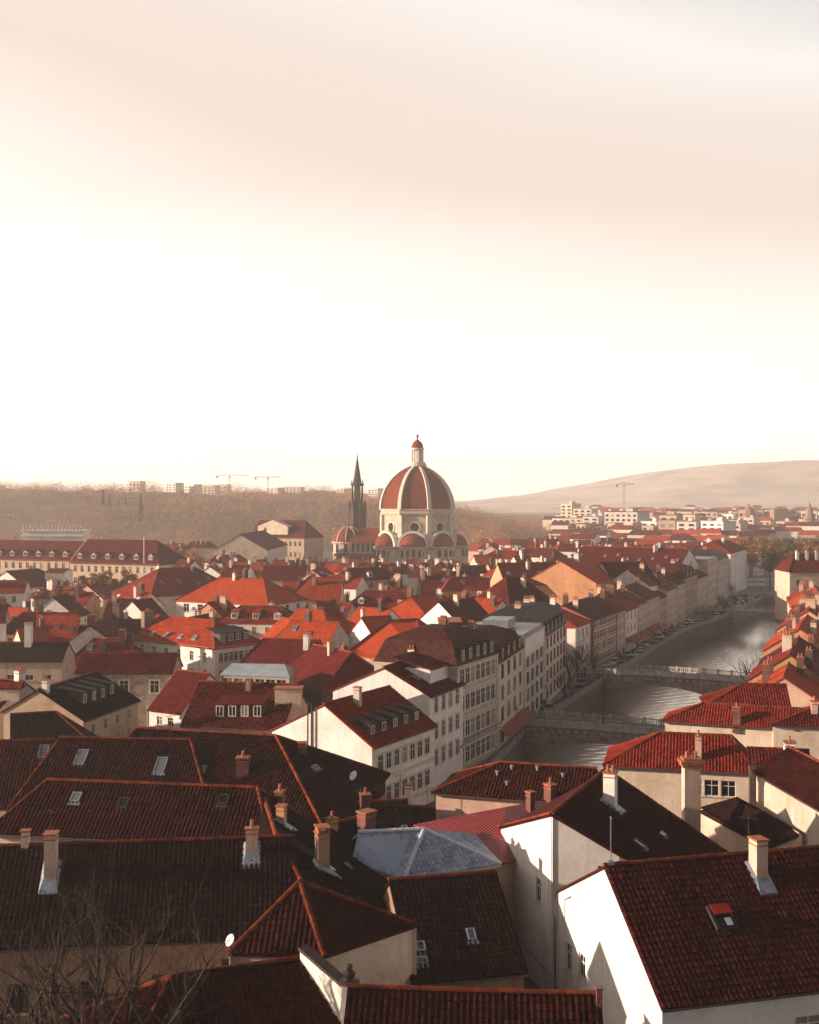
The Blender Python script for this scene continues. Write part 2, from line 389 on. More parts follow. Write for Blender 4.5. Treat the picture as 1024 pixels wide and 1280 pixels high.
def wall_panel(mb, p, u, n, w, h, holes, mi=0, rev=.2):
    """rectangular wall with real openings and reveals; p bottom-left, u along it, n outward"""
    p, u, n = Vector(p), Vector(u), Vector(n)
    holes = [q for q in holes if q[0] > .05 and q[2] < w - .05 and q[1] > .02 and q[3] < h - .02]
    us = sorted({0, w} | {round(x, 4) for q in holes for x in (q[0], q[2])}); zs = sorted({0, h} | {round(x, 4) for q in holes for x in (q[1], q[3])})
    P = lambda a, z: p + u * a + UP * z
    for i in range(len(us) - 1):
        run = None
        for j in range(len(zs) - 1):
            ca, cz = (us[i] + us[i + 1]) / 2, (zs[j] + zs[j + 1]) / 2
            if any(q[0] < ca < q[2] and q[1] < cz < q[3] for q in holes): continue
            mb.poly([P(us[i], zs[j]), P(us[i + 1], zs[j]), P(us[i + 1], zs[j + 1]), P(us[i], zs[j + 1])], mi, [(us[i], zs[j]), (us[i + 1], zs[j]), (us[i + 1], zs[j + 1]), (us[i], zs[j + 1])])
    for a0, z0, a1, z1 in holes:
        c = [P(a0, z0), P(a1, z0), P(a1, z1), P(a0, z1)]; d = [q - n * rev for q in c]
        for i in range(4): mb.poly([c[i], c[(i + 1) % 4], d[(i + 1) % 4], d[i]], mi)
        mb.poly(d, mi)
    return holes
def chimney_meshes(w, d, h, mat, pots, flash, cap='slab'):
    k = (round(w, 2), round(d, 2), round(h, 1), mat.name, pots, flash, cap)
    if k in WCACHE: return WCACHE[k]
    b = MB(); b.box((0, 0, h / 2 - .6), (w, d, h + 1.2), 0)
    b.box((0, 0, h + .05), (w + .16, d + .16, .1), 1); b.box((0, 0, h - .28), (w + .08, d + .08, .07), 1)
    if cap == 'arch':
        for sx in (-1, 1): b.box((sx * (w / 2 - .06), 0, h + .27), (.1, d, .34), 1)
        b.box((0, 0, h + .48), (w + .14, d + .14, .08), 1)
    pm = None
    if pots:
        q = MB(); q.lathe([(.14, 0), (.12, .05), (.10, .42), (.13, .44), (.13, .5), (.08, .5)], (0, 0, 0), 10); pm = q.mesh('chimney_pot', [M_TERRA], None, False)
    fm = None
    if flash:
        q = MB(); q.box((0, 0, .0), (w + .34, d + .34, .9)); fm = q.mesh('flashing', [M_LEAD])
    WCACHE[k] = (b.mesh('chimney', [mat, M_CAP]), pm, fm)
    return WCACHE[k]
def chimney(H, p, w=.7, d=.9, h=1.8, mat=None, pots=2, flash=False, rot=None, cap='slab', label=None):
    mat = mat or M_CHIM[rnd.randrange(len(M_CHIM))]
    cm, pm, fm = chimney_meshes(w, d, h, mat, pots, flash, cap)
    r = H['ang'] if rot is None else rot
    o = link('chimney', cm, H['root'], Matrix.Translation(p - H['base']) @ Matrix.Rotation(r, 4, 'Z'))
    if label: o['label'] = label
    for i in range(pots): link('chimney_pot', pm, o, Matrix.Translation(((0, (i - (pots - 1) / 2) * min(.42, (d - .1) / max(1, pots)), h + (.1 if cap != 'arch' else .52)))))
    if fm:
        n = min(H['planes'].values(), key=lambda q: abs((p - q[0][0]).dot(q[1])))[1]
        # a metal apron lying on the slope round the stack
        q = MB(); hw, hd = w / 2 + .22, d / 2 + .22; Rm = Matrix.Rotation(-r, 3, 'Z'); nl = Rm @ n
        zf = lambda x, y: -(nl.x * x + nl.y * y) / nl.z
        lift = .1
        o8 = [(-hw, -hd), (hw, -hd), (hw, hd), (-hw, hd)]
        dz = max(o8, key=lambda c: -zf(*c)); sd_ = Vector((nl.x, nl.y, 0)).normalized() * .55
        o8 = [(x + (sd_.x if x * sd_.x > 0 else 0), y + (sd_.y if y * sd_.y > 0 else 0)) for x, y in o8]
        top = [(x, y, zf(x, y) + lift) for x, y in o8]; bot = [(x, y, z - .1) for x, y, z in top]
        inn = [(x, y, zf(x, y) + lift + .16) for x, y in ((-w / 2 - .02, -d / 2 - .02), (w / 2 + .02, -d / 2 - .02), (w / 2 + .02, d / 2 + .02), (-w / 2 - .02, d / 2 + .02))]
        for i in range(4):
            j = (i + 1) % 4; q.poly([top[i], top[j], inn[j], inn[i]]); q.poly([bot[i], bot[j], top[j], top[i]])
        q.obj('flashing', M_LEAD, o, (0, 0, 0))
    return o
def skylight_mesh(w, h, style):
    k = ('sky', w, h, style)
    if k in WCACHE: return WCACHE[k]
    f = MB(); z = .1; b = .08
    for c, s in (((0, b / 2, z), (w, b, .16)), ((0, h - b / 2, z), (w, b, .16)), ((-w / 2 + b / 2, h / 2, z), (b, h - 2 * b, .16)), ((w / 2 - b / 2, h / 2, z), (b, h - 2 * b, .16))): f.box(c, s, 0)
    f.box((0, -.14, z - .05), (w + .2, .28, .03), 0)
    f.poly([(-w / 2 + b, b, z + .04), (w / 2 - b, b, z + .04), (w / 2 - b, h - b, z + .04), (-w / 2 + b, h - b, z + .04)], 1)
    WCACHE[k] = f.mesh('skylight', [M_LEAD if style == 'grey' else M_FRAMED, M_SKYP if style == 'grey' else M_PANE]); return WCACHE[k]
M_SKYP = plain('skylight_glass', (.10, .105, .12), .18, 0, .6)
def skylight(H, side, p, w=.8, h=1.2, style='grey'):
    n, u, v = H['planes'][side][1:4]
    return link('skylight', skylight_mesh(w, h, style), H['root'], frame_mat(u, v, n, p - H['base']))
def dormer(H, side, p, w=1.1, h=1.3, roof='shed', rm=None, win='white', style='white', arch=False):
    """dormer whose front foot stands on the slope at p"""
    n, u, v = H['planes'][side][1:4]; out = Vector((n.x, n.y, 0)).normalized(); tanp = math.hypot(n.x, n.y) / n.z
    dep = h / tanp; k = ('dorm', round(w, 2), round(h, 2), round(tanp, 2), roof, rm.name if rm else '', style)
    if k not in WCACHE:
        b = MB(); q = MB(); hw = w / 2
        b.poly([(-hw, 0, -.05), (hw, 0, -.05), (hw, 0, h), (-hw, 0, h)], 0)
        for s in (-1, 1): b.poly([(s * hw, 0, -.05), (s * hw, 0, h), (s * hw, -dep - .1, h), (s * hw, -.05, -.05)], 0)
        e = hw + .1
        if roof == 'shed':
            sl = .18; d2 = (h + .14) / (tanp - .0) + 0.5; back = d2; zb = h + .1 + sl * back
            # solve where the shed meets the slope
            t = (h + .1) / max(.12, tanp - sl); zb = h + .1 + sl * t
            q.poly([(-e, .18, h + .07), (e, .18, h + .07), (e, -t, zb), (-e, -t, zb)]); q.poly([(-e, .18, h - .02), (e, .18, h - .02), (e, .18, h + .07), (-e, .18, h + .07)])
            for s in (-1, 1): q.poly([(s * e, .18, h + .07), (s * e, .18, h - .02), (s * e, -t, zb - .09), (s * e, -t, zb)])
            q.poly([(-e, .18, h - .02), (e, .18, h - .02), (e, -t, zb - .09), (-e, -t, zb - .09)])
        else:
            rh = w * .42; tr = (h + rh) / tanp; te = (h - .03) / tanp
            q.poly([(-e, .15, h - .03), (0, .15, h + rh), (0, -tr, h + rh), (-e, -te, h - .03)]); q.poly([(e, .15, h - .03), (0, .15, h + rh), (0, -tr, h + rh), (e, -te, h - .03)])
            b.poly([(-hw, 0, h), (hw, 0, h), (0, 0, h + rh - .05)], 0)
        WCACHE[k] = (b.mesh('dormer', [MATS['dormer_' + style]]), q.mesh('dormer_roof', [rm or M_METAL]))
    dm, rmsh = WCACHE[k]
    o = link('dormer', dm, H['root'], frame_mat(out.cross(UP), out, UP, p - H['base'] + out * .02))
    link('dormer_roof', rmsh, o)
    ww, wh = w - .3, h - .3
    k2 = ('dw', round(ww, 2), round(wh, 2), win)
    if k2 not in WCACHE:
        f = MB(); b = .07
        for c, s in (((0, .03, b / 2), (ww, .06, b)), ((0, .03, wh - b / 2), (ww, .06, b)), ((-ww / 2 + b / 2, .03, wh / 2), (b, .06, wh - 2 * b)), ((ww / 2 - b / 2, .03, wh / 2), (b, .06, wh - 2 * b)), ((0, .03, wh / 2), (.06, .055, wh - 2 * b))): f.box(c, s, 0)
        f.poly([(-ww / 2 + b, .012, b), (ww / 2 - b, .012, b), (ww / 2 - b, .012, wh - b), (-ww / 2 + b, .012, wh - b)], 1)
        WCACHE[k2] = f.mesh('window', [M_FRAME if win == 'white' else M_FRAMED, M_PANE])
    link('window', WCACHE[k2], o, Matrix.Translation((0, 0, .15)))
    return o
plain('dormer_white', (.55, .50, .45), .8, var=.2); plain('dormer_dark', (.05, .038, .034), .7, var=.3); plain('dormer_tan', (.38, .29, .22), .8, var=.2); plain('dormer_red', (.16, .04, .025), .8, var=.2)
M_CHIM = [wall_mat('brickbrown'), wall_mat('cream'), wall_mat('pink'), wall_mat('white'), wall_mat('brickred')]
# ---------------------------------------------------------------- houses
FOOT = []                                   # footprints already taken (x, y, radius)
def grid_holes(w, zs, ze, cols, rows, ww, wh, sill=1.0, margin=.9, st=None):
    """window rectangles of a facade between heights zs and ze above its foot"""
    out = []
    if cols < 1 or rows < 1: return out
    sp = (w - 2 * margin) / cols; st = st or (ze - zs) / rows
    for r in range(rows):
        for c in range(cols):
            a = margin + sp * (c + .5); z = zs + st * r + sill
            out.append((a - ww / 2, z, a + ww / 2, z + wh))
    return out
def house(name, label, A, B, zr, wf, wb=None, pf=35, pb=None, hipA=0, hipB=0, roof='maroon', wall='cream', near=False, cat='house', group=None,
          wins=None, wstyle='plain', ov=.35, z0=0.0, back=None, metal=None, cornice=False, zmat=None, ez=None, caps=True, lit=None):
    """ridge A->B (xy); front slope is on the right hand of A->B. wins: {side: (cols, rows, w, h, zs, ze)}"""
    A, B = Vector((A[0], A[1], 0)), Vector((B[0], B[1], 0)); d = (B - A); Ln = d.length; d.normalize(); r = Vector((d.y, -d.x, 0))
    wb = wf if wb is None else wb; pb = pf if pb is None else pb
    tf, tb = math.tan(R(pf)), math.tan(R(pb)); ef, eb = zr - wf * tf, zr - wb * tb
    base = (A + B) / 2 + r * (wf - wb) / 2; base.z = z0
    root = thing(name, base, label, cat, group)
    up = lambda q, z: Vector((q.x, q.y, z))
    gA = 0 if hipA else .12; gB = 0 if hipB else .12
    Ar, Br = up(A - d * gA, zr), up(B + d * gB, zr)
    Fa, Fb = up(A - d * (hipA + gA) + r * wf, ef), up(B + d * (hipB + gB) + r * wf, ef)
    Ba, Bb = up(A - d * (hipA + gA) - r * wb, eb), up(B + d * (hipB + gB) - r * wb, eb)
    rm = metal or tile(roof, near)
    polys = {'front': [Fa, Fb, Br, Ar], 'back': [Bb, Ba, Ar, Br]}
    if hipA: polys['left'] = [Ba, Fa, Ar]
    if hipB: polys['right'] = [Fb, Bb, Br]
    H = {'root': root, 'base': base, 'd': d, 'r': r, 'A': A, 'B': B, 'ang': math.atan2(d.y, d.x), 'zr': zr, 'ef': ef, 'eb': eb, 'wf': wf, 'wb': wb, 'L': Ln, 'hipA': hipA, 'hipB': hipB}
    H['planes'] = {k: plane_of(p) for k, p in polys.items()}; H['polys'] = polys
    mb = MB()
    nearf = near and not metal
    for k, p in polys.items():
        # only slopes turned towards the camera get modelled tiles
        n = H['planes'][k][1]; c = sum((Vector(q) for q in p), Vector()) / len(p)
        roof_sheet(mb, p, nearf and n.dot(Vector((0, 0, CH)) - c) > 0)
    ro = mb.obj('roof', rm, root)
    if caps:
        rb = MB(); cap = []
        cap.append((Ar, Br))
        if hipA: cap += [(Fa, Ar), (Ba, Ar)]
        if hipB: cap += [(Fb, Br), (Bb, Br)]
        for i, (a, b) in enumerate(cap): ridge_line(rb, a + Vector((0, 0, .04)), b + Vector((0, 0, .04)), near, 0, .14 if near else .17, i * 17)
        rb.obj('ridge_tiles', MATS['ridge_clay_sunlit'] if not metal else M_LEAD, ro, (0, 0, 0) if False else base).location = (0, 0, 0)
    # walls
    hA = hipA - ov if hipA else -.05; hB = hipB - ov if hipB else -.05
    a0, a1 = -hA, Ln + hB; f0, b0 = wf - ov, wb - ov
    P = lambda s, t, z: A + d * s + r * t + UP * z
    zf, zb = zr - f0 * tf - .06, zr - b0 * tb - .06; zl = min(zf, zb)
    wm = wall_mat(wall); mw = MB(); wins = wins or {}
    zg = {'front': zf, 'back': zb, 'left': zl if not hipA else zl, 'right': zl}
    sides = {'front': (P(a0, f0, z0), d, r, a1 - a0, zf - z0), 'right': (P(a1, f0, z0), -r, d, f0 + b0, zl - z0),
             'back': (P(a1, -b0, z0), -d, -r, a1 - a0, zb - z0), 'left': (P(a0, -b0, z0), r, -d, f0 + b0, zl - z0)}
    for k, (p, u, n, w_, h_) in sides.items():
        hs = []
        W = wins.get(k)
        if W: hs = [q for q in (W if isinstance(W, list) else grid_holes(w_, W[4], W[5], *W[:4], sill=W[6] if len(W) > 6 else (W[5] - W[4]) / W[1] * .26))]
        hs = wall_panel(mw, p, u, n, w_, h_, hs, 0, .06 if wstyle.startswith('f_') else .2)
        for q in hs:
            put_window(root, base, p + u * ((q[0] + q[2]) / 2) + UP * q[1], u, n, q[2] - q[0], q[3] - q[1], wstyle, near)
    if not hipA: mw.poly([P(a0, -b0, zl), P(a0, f0, zl), P(a0, f0, zf), P(a0, 0, zr - .08), P(a0, -b0, zb)], 0, [(0, zl), (f0 + b0, zl), (f0 + b0, zf), (b0, zr), (0, zb)])
    if not hipB: mw.poly([P(a1, f0, zl), P(a1, -b0, zl), P(a1, -b0, zb), P(a1, 0, zr - .08), P(a1, f0, zf)], 0, [(0, zl), (f0 + b0, zl), (f0 + b0, zb), (f0, zr), (0, zf)])
    mw.obj('wall', wm, root)
    if cornice:
        c = MB()
        for k in ('front', 'right', 'left', 'back'):
            p, u, n, w_, h_ = sides[k]
            if (k in ('left', 'right')) and not (hipA if k == 'left' else hipB): continue
            q = p + UP * (h_ - .38); i = .0
            pts = [q - u * .0, q + u * w_]
            c.poly([pts[0] + n * .012, pts[1] + n * .012, pts[1] + n * .16 + UP * .3, pts[0] + n * .16 + UP * .3])
            c.poly([pts[0] + n * .16 + UP * .3, pts[1] + n * .16 + UP * .3, pts[1] + n * .16 + UP * .36, pts[0] + n * .16 + UP * .36])
        c.obj('cornice', M_STONE, root)
    if near:
        for k, (ea, eb_) in (('f', (Fa, Fb)), ('b', (Ba, Bb))):
            gm = MB()
            o = (r if k == 'f' else -r) * .07
            gm.tube([ea + o - UP * .1, eb_ + o - UP * .1], .075, 8)
            gm.obj('gutter', M_GUT, root)
    for s in np.arange(a0, a1 + .1, 4):
        for t in np.arange(-b0, f0 + .1, 3.0): FOOT.append((P(s, t, 0).x, P(s, t, 0).y))
    H['sides'] = sides
    return H
def ray_plane(px, py, o, n):
    c = Vector((0, 0, CH)); dv = Vector(((px - CX) / F, 1, -(py - HY) / F))
    return c + dv * ((o - c).dot(n) / dv.dot(n))
def on(H, side, px, py):                    # the point of a slope that the photograph shows at a pixel
    p, n = H['planes'][side][:2]
    return ray_plane(px, py, p[0], n)
def slope_pt(H, side, s, t):                # s along the eave 0..1, t up the slope 0..1
    P = H['polys'][side]
    e = P[0].lerp(P[1], s)
    top = P[3].lerp(P[2], s) if len(P) == 4 else P[2]
    return e.lerp(top, t)
def solve(a, b, zr, c, pitch):
    """ridge pixels a, b at height zr and an eave pixel c: half-width that gives this pitch"""
    A, B = at(*a, zr), at(*b, zr); d = (B - A); d.z = 0; d.normalize(); r = Vector((d.y, -d.x, 0)); tp = math.tan(R(pitch))
    lo, hi = -12.0, zr - .1
    f = lambda z: (at(*c, z) - A).dot(r) * tp - (zr - z)
    for _ in range(60):
        m = (lo + hi) / 2
        if f(m) > 0: hi = m
        else: lo = m
    return A, B, (zr - lo) / tp
def hpx(name, label, a, b, zr, c, pitch, **k):
    A, B, wf = solve(a, b, zr, c, pitch)
    wf = max(2.0, min(12, wf))
    return house(name, label, A, B, zr, wf, pf=pitch, **k)
tile_mat('ridge_clay_sunlit', (.05, .010, .006), (.24, .050, .022), .35, False)  # sunlit orange of the ridge caps put into a brighter clay tone
PI = math.pi
# ================================================================ the setting: ground, river, hills
LB = [(-30, 60), (4, 134), (14, 160), (21.5, 187), (37, 226), (61, 286), (78, 328), (97, 362), (133, 440), (176, 530), (245, 640), (420, 800)]
RB = [(0, 60), (31, 134), (40, 160), (50, 187), (64.5, 226), (88, 286), (100, 328), (117, 362), (156, 440), (206, 530), (280, 640), (460, 800)]
WZ = -5.5
LB = [(x - (3 if 150 < y < 500 else 0), y) for x, y in LB]
def bank(P, y):
    for (x0, y0), (x1, y1) in zip(P, P[1:]):
        if y0 <= y <= y1: return x0 + (x1 - x0) * (y - y0) / (y1 - y0)
    return P[-1][0] if y > P[-1][1] else P[0][0]
gm = MB(); ys = [p[1] for p in LB[1:]]
def q(a, b, c, d): gm.poly([a, b, c, d], 0)
for i in range(len(ys) - 1):
    y0, y1 = ys[i], ys[i + 1]; l0, l1, r0, r1 = LB[i + 1][0], LB[i + 2][0], RB[i + 1][0], RB[i + 2][0]
    q((-9000, y0, 0), (l0, y0, 0), (l1, y1, 0), (-9000, y1, 0)); q((r0, y0, 0), (9000, y0, 0), (9000, y1, 0), (r1, y1, 0))
    gm.quad_uv((l0, y0, -7), (l1, y1, -7), (l1, y1, 0), (l0, y0, 0), 1); gm.quad_uv((r0, y0, -7), (r1, y1, -7), (r1, y1, 0), (r0, y0, 0), 1); q((l0, y0, -7), (r0, y0, -7), (r1, y1, -7), (l1, y1, -7))
q((-9000, -300, 0), (9000, -300, 0), (9000, 134, 0), (-9000, 134, 0)); q((4, 134, -7), (31, 134, -7), (31, 134, 0), (4, 134, 0))
q((-9000, 800, 0), (9000, 800, 0), (9000, 9000, 0), (-9000, 9000, 0)); q((420, 800, 0), (460, 800, 0), (460, 800, -7), (420, 800, -7))
tag(gm.obj('ground', [plain('street_paving', (.085, .078, .075), .85, var=.35, scale=.25, bump=.02), brick('quay_wall_blocks', (.14, .115, .095), (.085, .07, .06), (.05, .043, .038), 1.0, 1.3, .55)]), 'grey street level paving of the old town', 'ground', kind='structure')
def water_mat():
    m, t, b = base_mat('river_water'); b.inputs['Base Color'].default_value = (.76, .70, .62, 1); b.inputs['Metallic'].default_value = .8; b.inputs['Roughness'].default_value = .17; b.inputs['IOR'].default_value = 1.6
    b.inputs['Specular IOR Level'].default_value = .8
    o = N(t, 'ShaderNodeTexCoord'); n = N(t, 'ShaderNodeTexNoise'); n.inputs['Scale'].default_value = .9; n.inputs['Detail'].default_value = 6; L(t, o.outputs['Object'], n.inputs['Vector'])
    mp_ = N(t, 'ShaderNodeMapping'); mp_.inputs['Rotation'].default_value = (0, 0, R(22)); mp_.inputs['Scale'].default_value = (.35, 1, 1); L(t, o.outputs['Object'], mp_.inputs[0]); L(t, mp_.outputs[0], n.inputs['Vector'])
    bp = N(t, 'ShaderNodeBump'); bp.inputs['Distance'].default_value = .02; bp.inputs['Strength'].default_value = .6; L(t, n.outputs[0], bp.inputs['Height']); L(t, bp.outputs[0], b.inputs['Normal'])
    return m
wm_ = MB(); yy_ = list(np.arange(134.05, 470, .55)) + list(np.arange(470, 800, 4.0)); nx_ = 60; row0 = None
for y in yy_:
    l_, r_ = bank(LB, y) + .03, bank(RB, y) - .03; xs_ = np.linspace(l_, r_, nx_ + 1)
    am = .014 if y < 470 else 0.0
    zz_ = am * (np.sin(y * 2.6 + .7 * xs_ + 1.3 * np.sin(xs_ * .31)) + .8 * np.sin(y * 1.7 - 1.1 * xs_ + 2.0 * np.sin(y * .13)) + .6 * np.sin(y * 3.9 + 1.9 * xs_) + .5 * np.sin(-y * .9 + 2.3 * xs_)) * (.45 + .55 * np.sin(y * .07 + xs_ * .11) ** 2)
    i_ = wm_.vs([(x, y, WZ + z) for x, z in zip(xs_, zz_)])
    if row0 is not None:
        for k in range(nx_): wm_.f.append((row0 + k, row0 + k + 1, i_ + k + 1, i_ + k)); wm_.m.append(0)
    row0 = i_
tag(wm_.obj('river', water_mat(), smooth=True), 'still river between the stone quays mirroring the pale sky', 'river', kind='structure')
# quay road, pavement with kerb, and painted line on the left bank
BL = [(-40, 65), (-4.1, 131.4), (2.5, 148), (12.4, 169), (31, 235), (51.7, 284), (90, 378), (138, 491)]   # building line of the left quay
def lane(nm, f0, f1, z, mat, label, y0=150, y1=486, step=6):
    b = MB(); yy = list(np.arange(y0, y1, step)); pts = [(bank(BL, y), bank(LB, y)) for y in yy]
    for i in range(len(yy) - 1):
        g = lambda k, f: pts[k][0] + (pts[k][1] - pts[k][0]) * f
        c = [(g(i, f0), yy[i]), (g(i, f1), yy[i]), (g(i + 1, f1), yy[i + 1]), (g(i + 1, f0), yy[i + 1])]
        b.poly([(x, y, z) for x, y in c])
        if z > .05:
            for k in (0, 2): a_, b_ = (c[0], c[3]) if k == 0 else (c[1], c[2]); b.poly([(*a_, 0), (*b_, 0), (*b_, z), (*a_, z)])
    return tag(b.obj(nm, mat), label, nm.replace('_', ' '), kind='structure')
lane('road', .30, .74, .004, plain('asphalt', (.052, .05, .05), .85, var=.3, scale=.4), 'dark asphalt quay road along the left bank')
lane('pavement', 0.0, .30, .13, plain('pavement_slabs', (.16, .145, .13), .85, var=.25, scale=.8), 'raised pavement in front of the quay houses')
lane('quay_walk', .74, .97, .13, plain('quay_slabs', (.19, .17, .15), .85, var=.25, scale=.8), 'riverside walk at the top of the quay wall')
for Pk, sg in ((LB, -1), (RB, 1)):
    wb_ = MB()
    for y in np.arange(150, 480, 5.0):
        a = Vector((bank(Pk, y) + sg * .25, y, 0)); b = Vector((bank(Pk, y + 5) + sg * .25, y + 5, 0)); d = (b - a).normalized(); M = frame_mat(d, UP.cross(d), UP, (a + b) / 2)
        wb_.box((0, 0, .45), ((b - a).length + .03, .4, .9), 0, M); wb_.box((0, 0, .95), ((b - a).length + .02, .56, .1), 0, M)
    tag(wb_.obj('quay_parapet', plain('quay_stone', (.20, .175, .15), .9, var=.35, scale=.8, bump=.02)), 'low stone parapet along the ' + ('left river bank with parked cars' if sg < 0 else 'right river bank under the orange roofs'), 'parapet')
# hills
def sm(a, b, x): t = max(0.0, min(1.0, (x - a) / (b - a))); return t * t * (3 - 2 * t)
def wood_h(x, y):
    Hx = 45 - 5 * sm(-420, -200, x) - 38 * sm(-75, 128, x) + 7 * noise.noise(Vector((x / 150, y / 200, 3))) + 4 * noise.noise(Vector((x / 55, y / 80, 5)))
    if x > 128: Hx = max(0, 8 - (x - 128) * .08)
    return max(0, Hx) * sm(800, 1180, y) + (4 + 9 * noise.noise(Vector((x / 130, 4, y / 300)))) * sm(1250, 1800, y) * sm(200, -100, x)
hm = MB(); xs = list(range(-900, 420, 24)); yv = list(range(790, 2300, 40)); ids = {}
for y in yv:
    for x in xs: ids[x, y] = hm.vs([(x * (1 + (y - 790) / 1500 * .8), y, wood_h(x, y) - .6)])
for y, y2 in zip(yv, yv[1:]):
    for x, x2 in zip(xs, xs[1:]): hm.f.append((ids[x, y], ids[x2, y], ids[x2, y2], ids[x, y2])); hm.m.append(0)
tag(hm.obj('wooded_hill', plain('hill_soil', (.10, .06, .035), .95, var=.4, scale=.03), smooth=True), 'low brown hill rising behind the town', 'hill', kind='structure')
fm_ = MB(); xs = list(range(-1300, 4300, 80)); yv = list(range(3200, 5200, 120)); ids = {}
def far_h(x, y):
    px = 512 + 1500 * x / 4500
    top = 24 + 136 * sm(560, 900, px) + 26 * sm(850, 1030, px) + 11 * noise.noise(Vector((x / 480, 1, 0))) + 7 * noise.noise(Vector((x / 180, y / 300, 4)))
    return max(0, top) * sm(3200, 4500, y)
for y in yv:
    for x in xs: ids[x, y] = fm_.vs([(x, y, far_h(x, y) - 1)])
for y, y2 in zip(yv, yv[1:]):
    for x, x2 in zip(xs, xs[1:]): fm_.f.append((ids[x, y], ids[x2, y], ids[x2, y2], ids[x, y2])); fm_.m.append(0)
tag(fm_.obj('far_hills', plain('far_hill_haze_tone', (.46, .37, .29), .95, var=.4, scale=.006), smooth=True), 'long pale hills on the horizon', 'hills', kind='structure')  # pale base colour stands in for thicker haze over the hills
# ================================================================ foreground houses
def custom(name, label, V, faces, walls, roof='maroon', wall='cream', near=True, caps=(), z0=0.0, metal=None, cat='house', holes=None, wstyle='plain', drop=.1, geo=False):
    """a house from traced roof corners: V name->(x,y,z); faces name->corner list; walls list of (corner, corner[, window rects])"""
    V = {k: Vector(v) for k, v in V.items()}; c = sum(V.values(), Vector()) / len(V); base = Vector((c.x, c.y, z0))
    root = thing(name, base, label, cat); polys = {k: [V[i] for i in f] for k, f in faces.items()}
    H = {'root': root, 'base': base, 'ang': 0, 'polys': polys, 'planes': {k: plane_of(p) for k, p in polys.items()}, 'V': V}
    mb = MB(); rm = metal or tile(roof, near)
    for k, p in polys.items():
        n = H['planes'][k][1]; m_ = sum(p, Vector()) / len(p)
        roof_sheet(mb, p, near and (geo or not metal) and n.dot(Vector((0, 0, CH)) - m_) > 0)
    ro = mb.obj('roof', rm, root)
    if caps:
        rb = MB()
        for i, (a, b) in enumerate(caps): ridge_line(rb, V[a] + UP * .05, V[b] + UP * .05, near, 0, .16, i * 13)
        rb.obj('ridge_tiles', MATS['ridge_clay_sunlit'] if not metal else plain('pale_ridge', (.5, .53, .58), .5, var=.2), ro, base).location = (0, 0, 0)
    mw = MB()
    for wl in walls:
        a, b = V[wl[0]], V[wl[1]]; zt = min(a.z, b.z) - drop; u = Vector((b.x - a.x, b.y - a.y, 0)); wd = u.length; u.normalize(); n = Vector((u.y, -u.x, 0)); p = Vector((a.x, a.y, z0)) - n * .12
        hs = wall_panel(mw, p, u, n, wd, zt - z0, wl[2] if len(wl) > 2 else [])
        for h in hs: put_window(root, base, p + u * ((h[0] + h[2]) / 2) + UP * h[1], u, n, h[2] - h[0], h[3] - h[1], wstyle, near)
        if abs(a.z - b.z) > .05:
            hi = (0, a) if a.z > b.z else (wd, b)
            mw.poly([p + UP * (zt - z0), p + u * wd + UP * (zt - z0), p + u * hi[0] + UP * (hi[1].z - drop - z0)], 0)
    mw.obj('wall', wall_mat(wall), root)
    for v in V.values(): FOOT.append((v.x, v.y))
    FOOT.append((c.x, c.y))
    return H
def mid(a, b, t=.5): return Vector(a).lerp(Vector(b), t)
W = lambda c, r, w, h, z0, z1: (c, r, w, h, z0, z1)
# --- long dark roof lower left
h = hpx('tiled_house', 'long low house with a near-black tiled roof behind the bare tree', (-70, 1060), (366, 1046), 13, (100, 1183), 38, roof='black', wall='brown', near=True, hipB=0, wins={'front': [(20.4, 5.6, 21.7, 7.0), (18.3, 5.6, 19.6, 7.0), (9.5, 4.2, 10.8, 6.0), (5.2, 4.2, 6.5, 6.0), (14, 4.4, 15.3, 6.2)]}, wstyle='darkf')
chimney(h, on(h, 'front', 64, 1092), .75, 1.0, 2.6, wall_mat('pink'), 0, True, cap='slab'); chimney(h, on(h, 'front', 315, 1064), .8, .6, 1.5, wall_mat('pink'), 1, True)
chimney(h, on(h, 'front', 32, 1056), .5, .5, .9, wall_mat('cream'), 0)
LOWLEFT = h
# --- the roof behind it
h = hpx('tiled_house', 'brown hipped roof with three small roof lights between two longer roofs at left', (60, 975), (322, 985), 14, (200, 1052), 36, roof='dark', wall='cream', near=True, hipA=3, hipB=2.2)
for px, py in ((93, 1003), (152, 1010), (278, 1006)): skylight(h, 'front', on(h, 'front', px, py), .75, .9, 'dark' if px > 100 else 'grey')
# --- right wing with the big chimney
V = {'a': at(345, 1044, 13), 'b': on(LOWLEFT, 'front', 378, 1106) + UP * .1, 'c': at(512, 1150, 8), 'd': at(477, 1064, 8.2), 'e': at(331, 1000, 13.1)}
V['g'] = V['e'] + Vector((-3, 3, -3))
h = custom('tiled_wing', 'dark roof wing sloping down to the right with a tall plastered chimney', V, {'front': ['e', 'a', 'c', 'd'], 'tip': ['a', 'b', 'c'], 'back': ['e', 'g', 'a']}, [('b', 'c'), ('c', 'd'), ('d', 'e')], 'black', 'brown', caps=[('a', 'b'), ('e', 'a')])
h['ang'] = 1.3
chimney(h, on(h, 'front', 403, 1084), .8, 1.0, 2.3, wall_mat('brown'), 0, True, rot=.3, cap='arch')
chimney(h, on(h, 'front', 352, 1030), .6, .6, 1.3, wall_mat('ochre'), 0, True); chimney(h, on(h, 'front', 350, 1004), .7, .6, .9, wall_mat('brickred'), 1)
skylight(h, 'front', on(h, 'front', 436, 1084), .5, .35, 'grey')
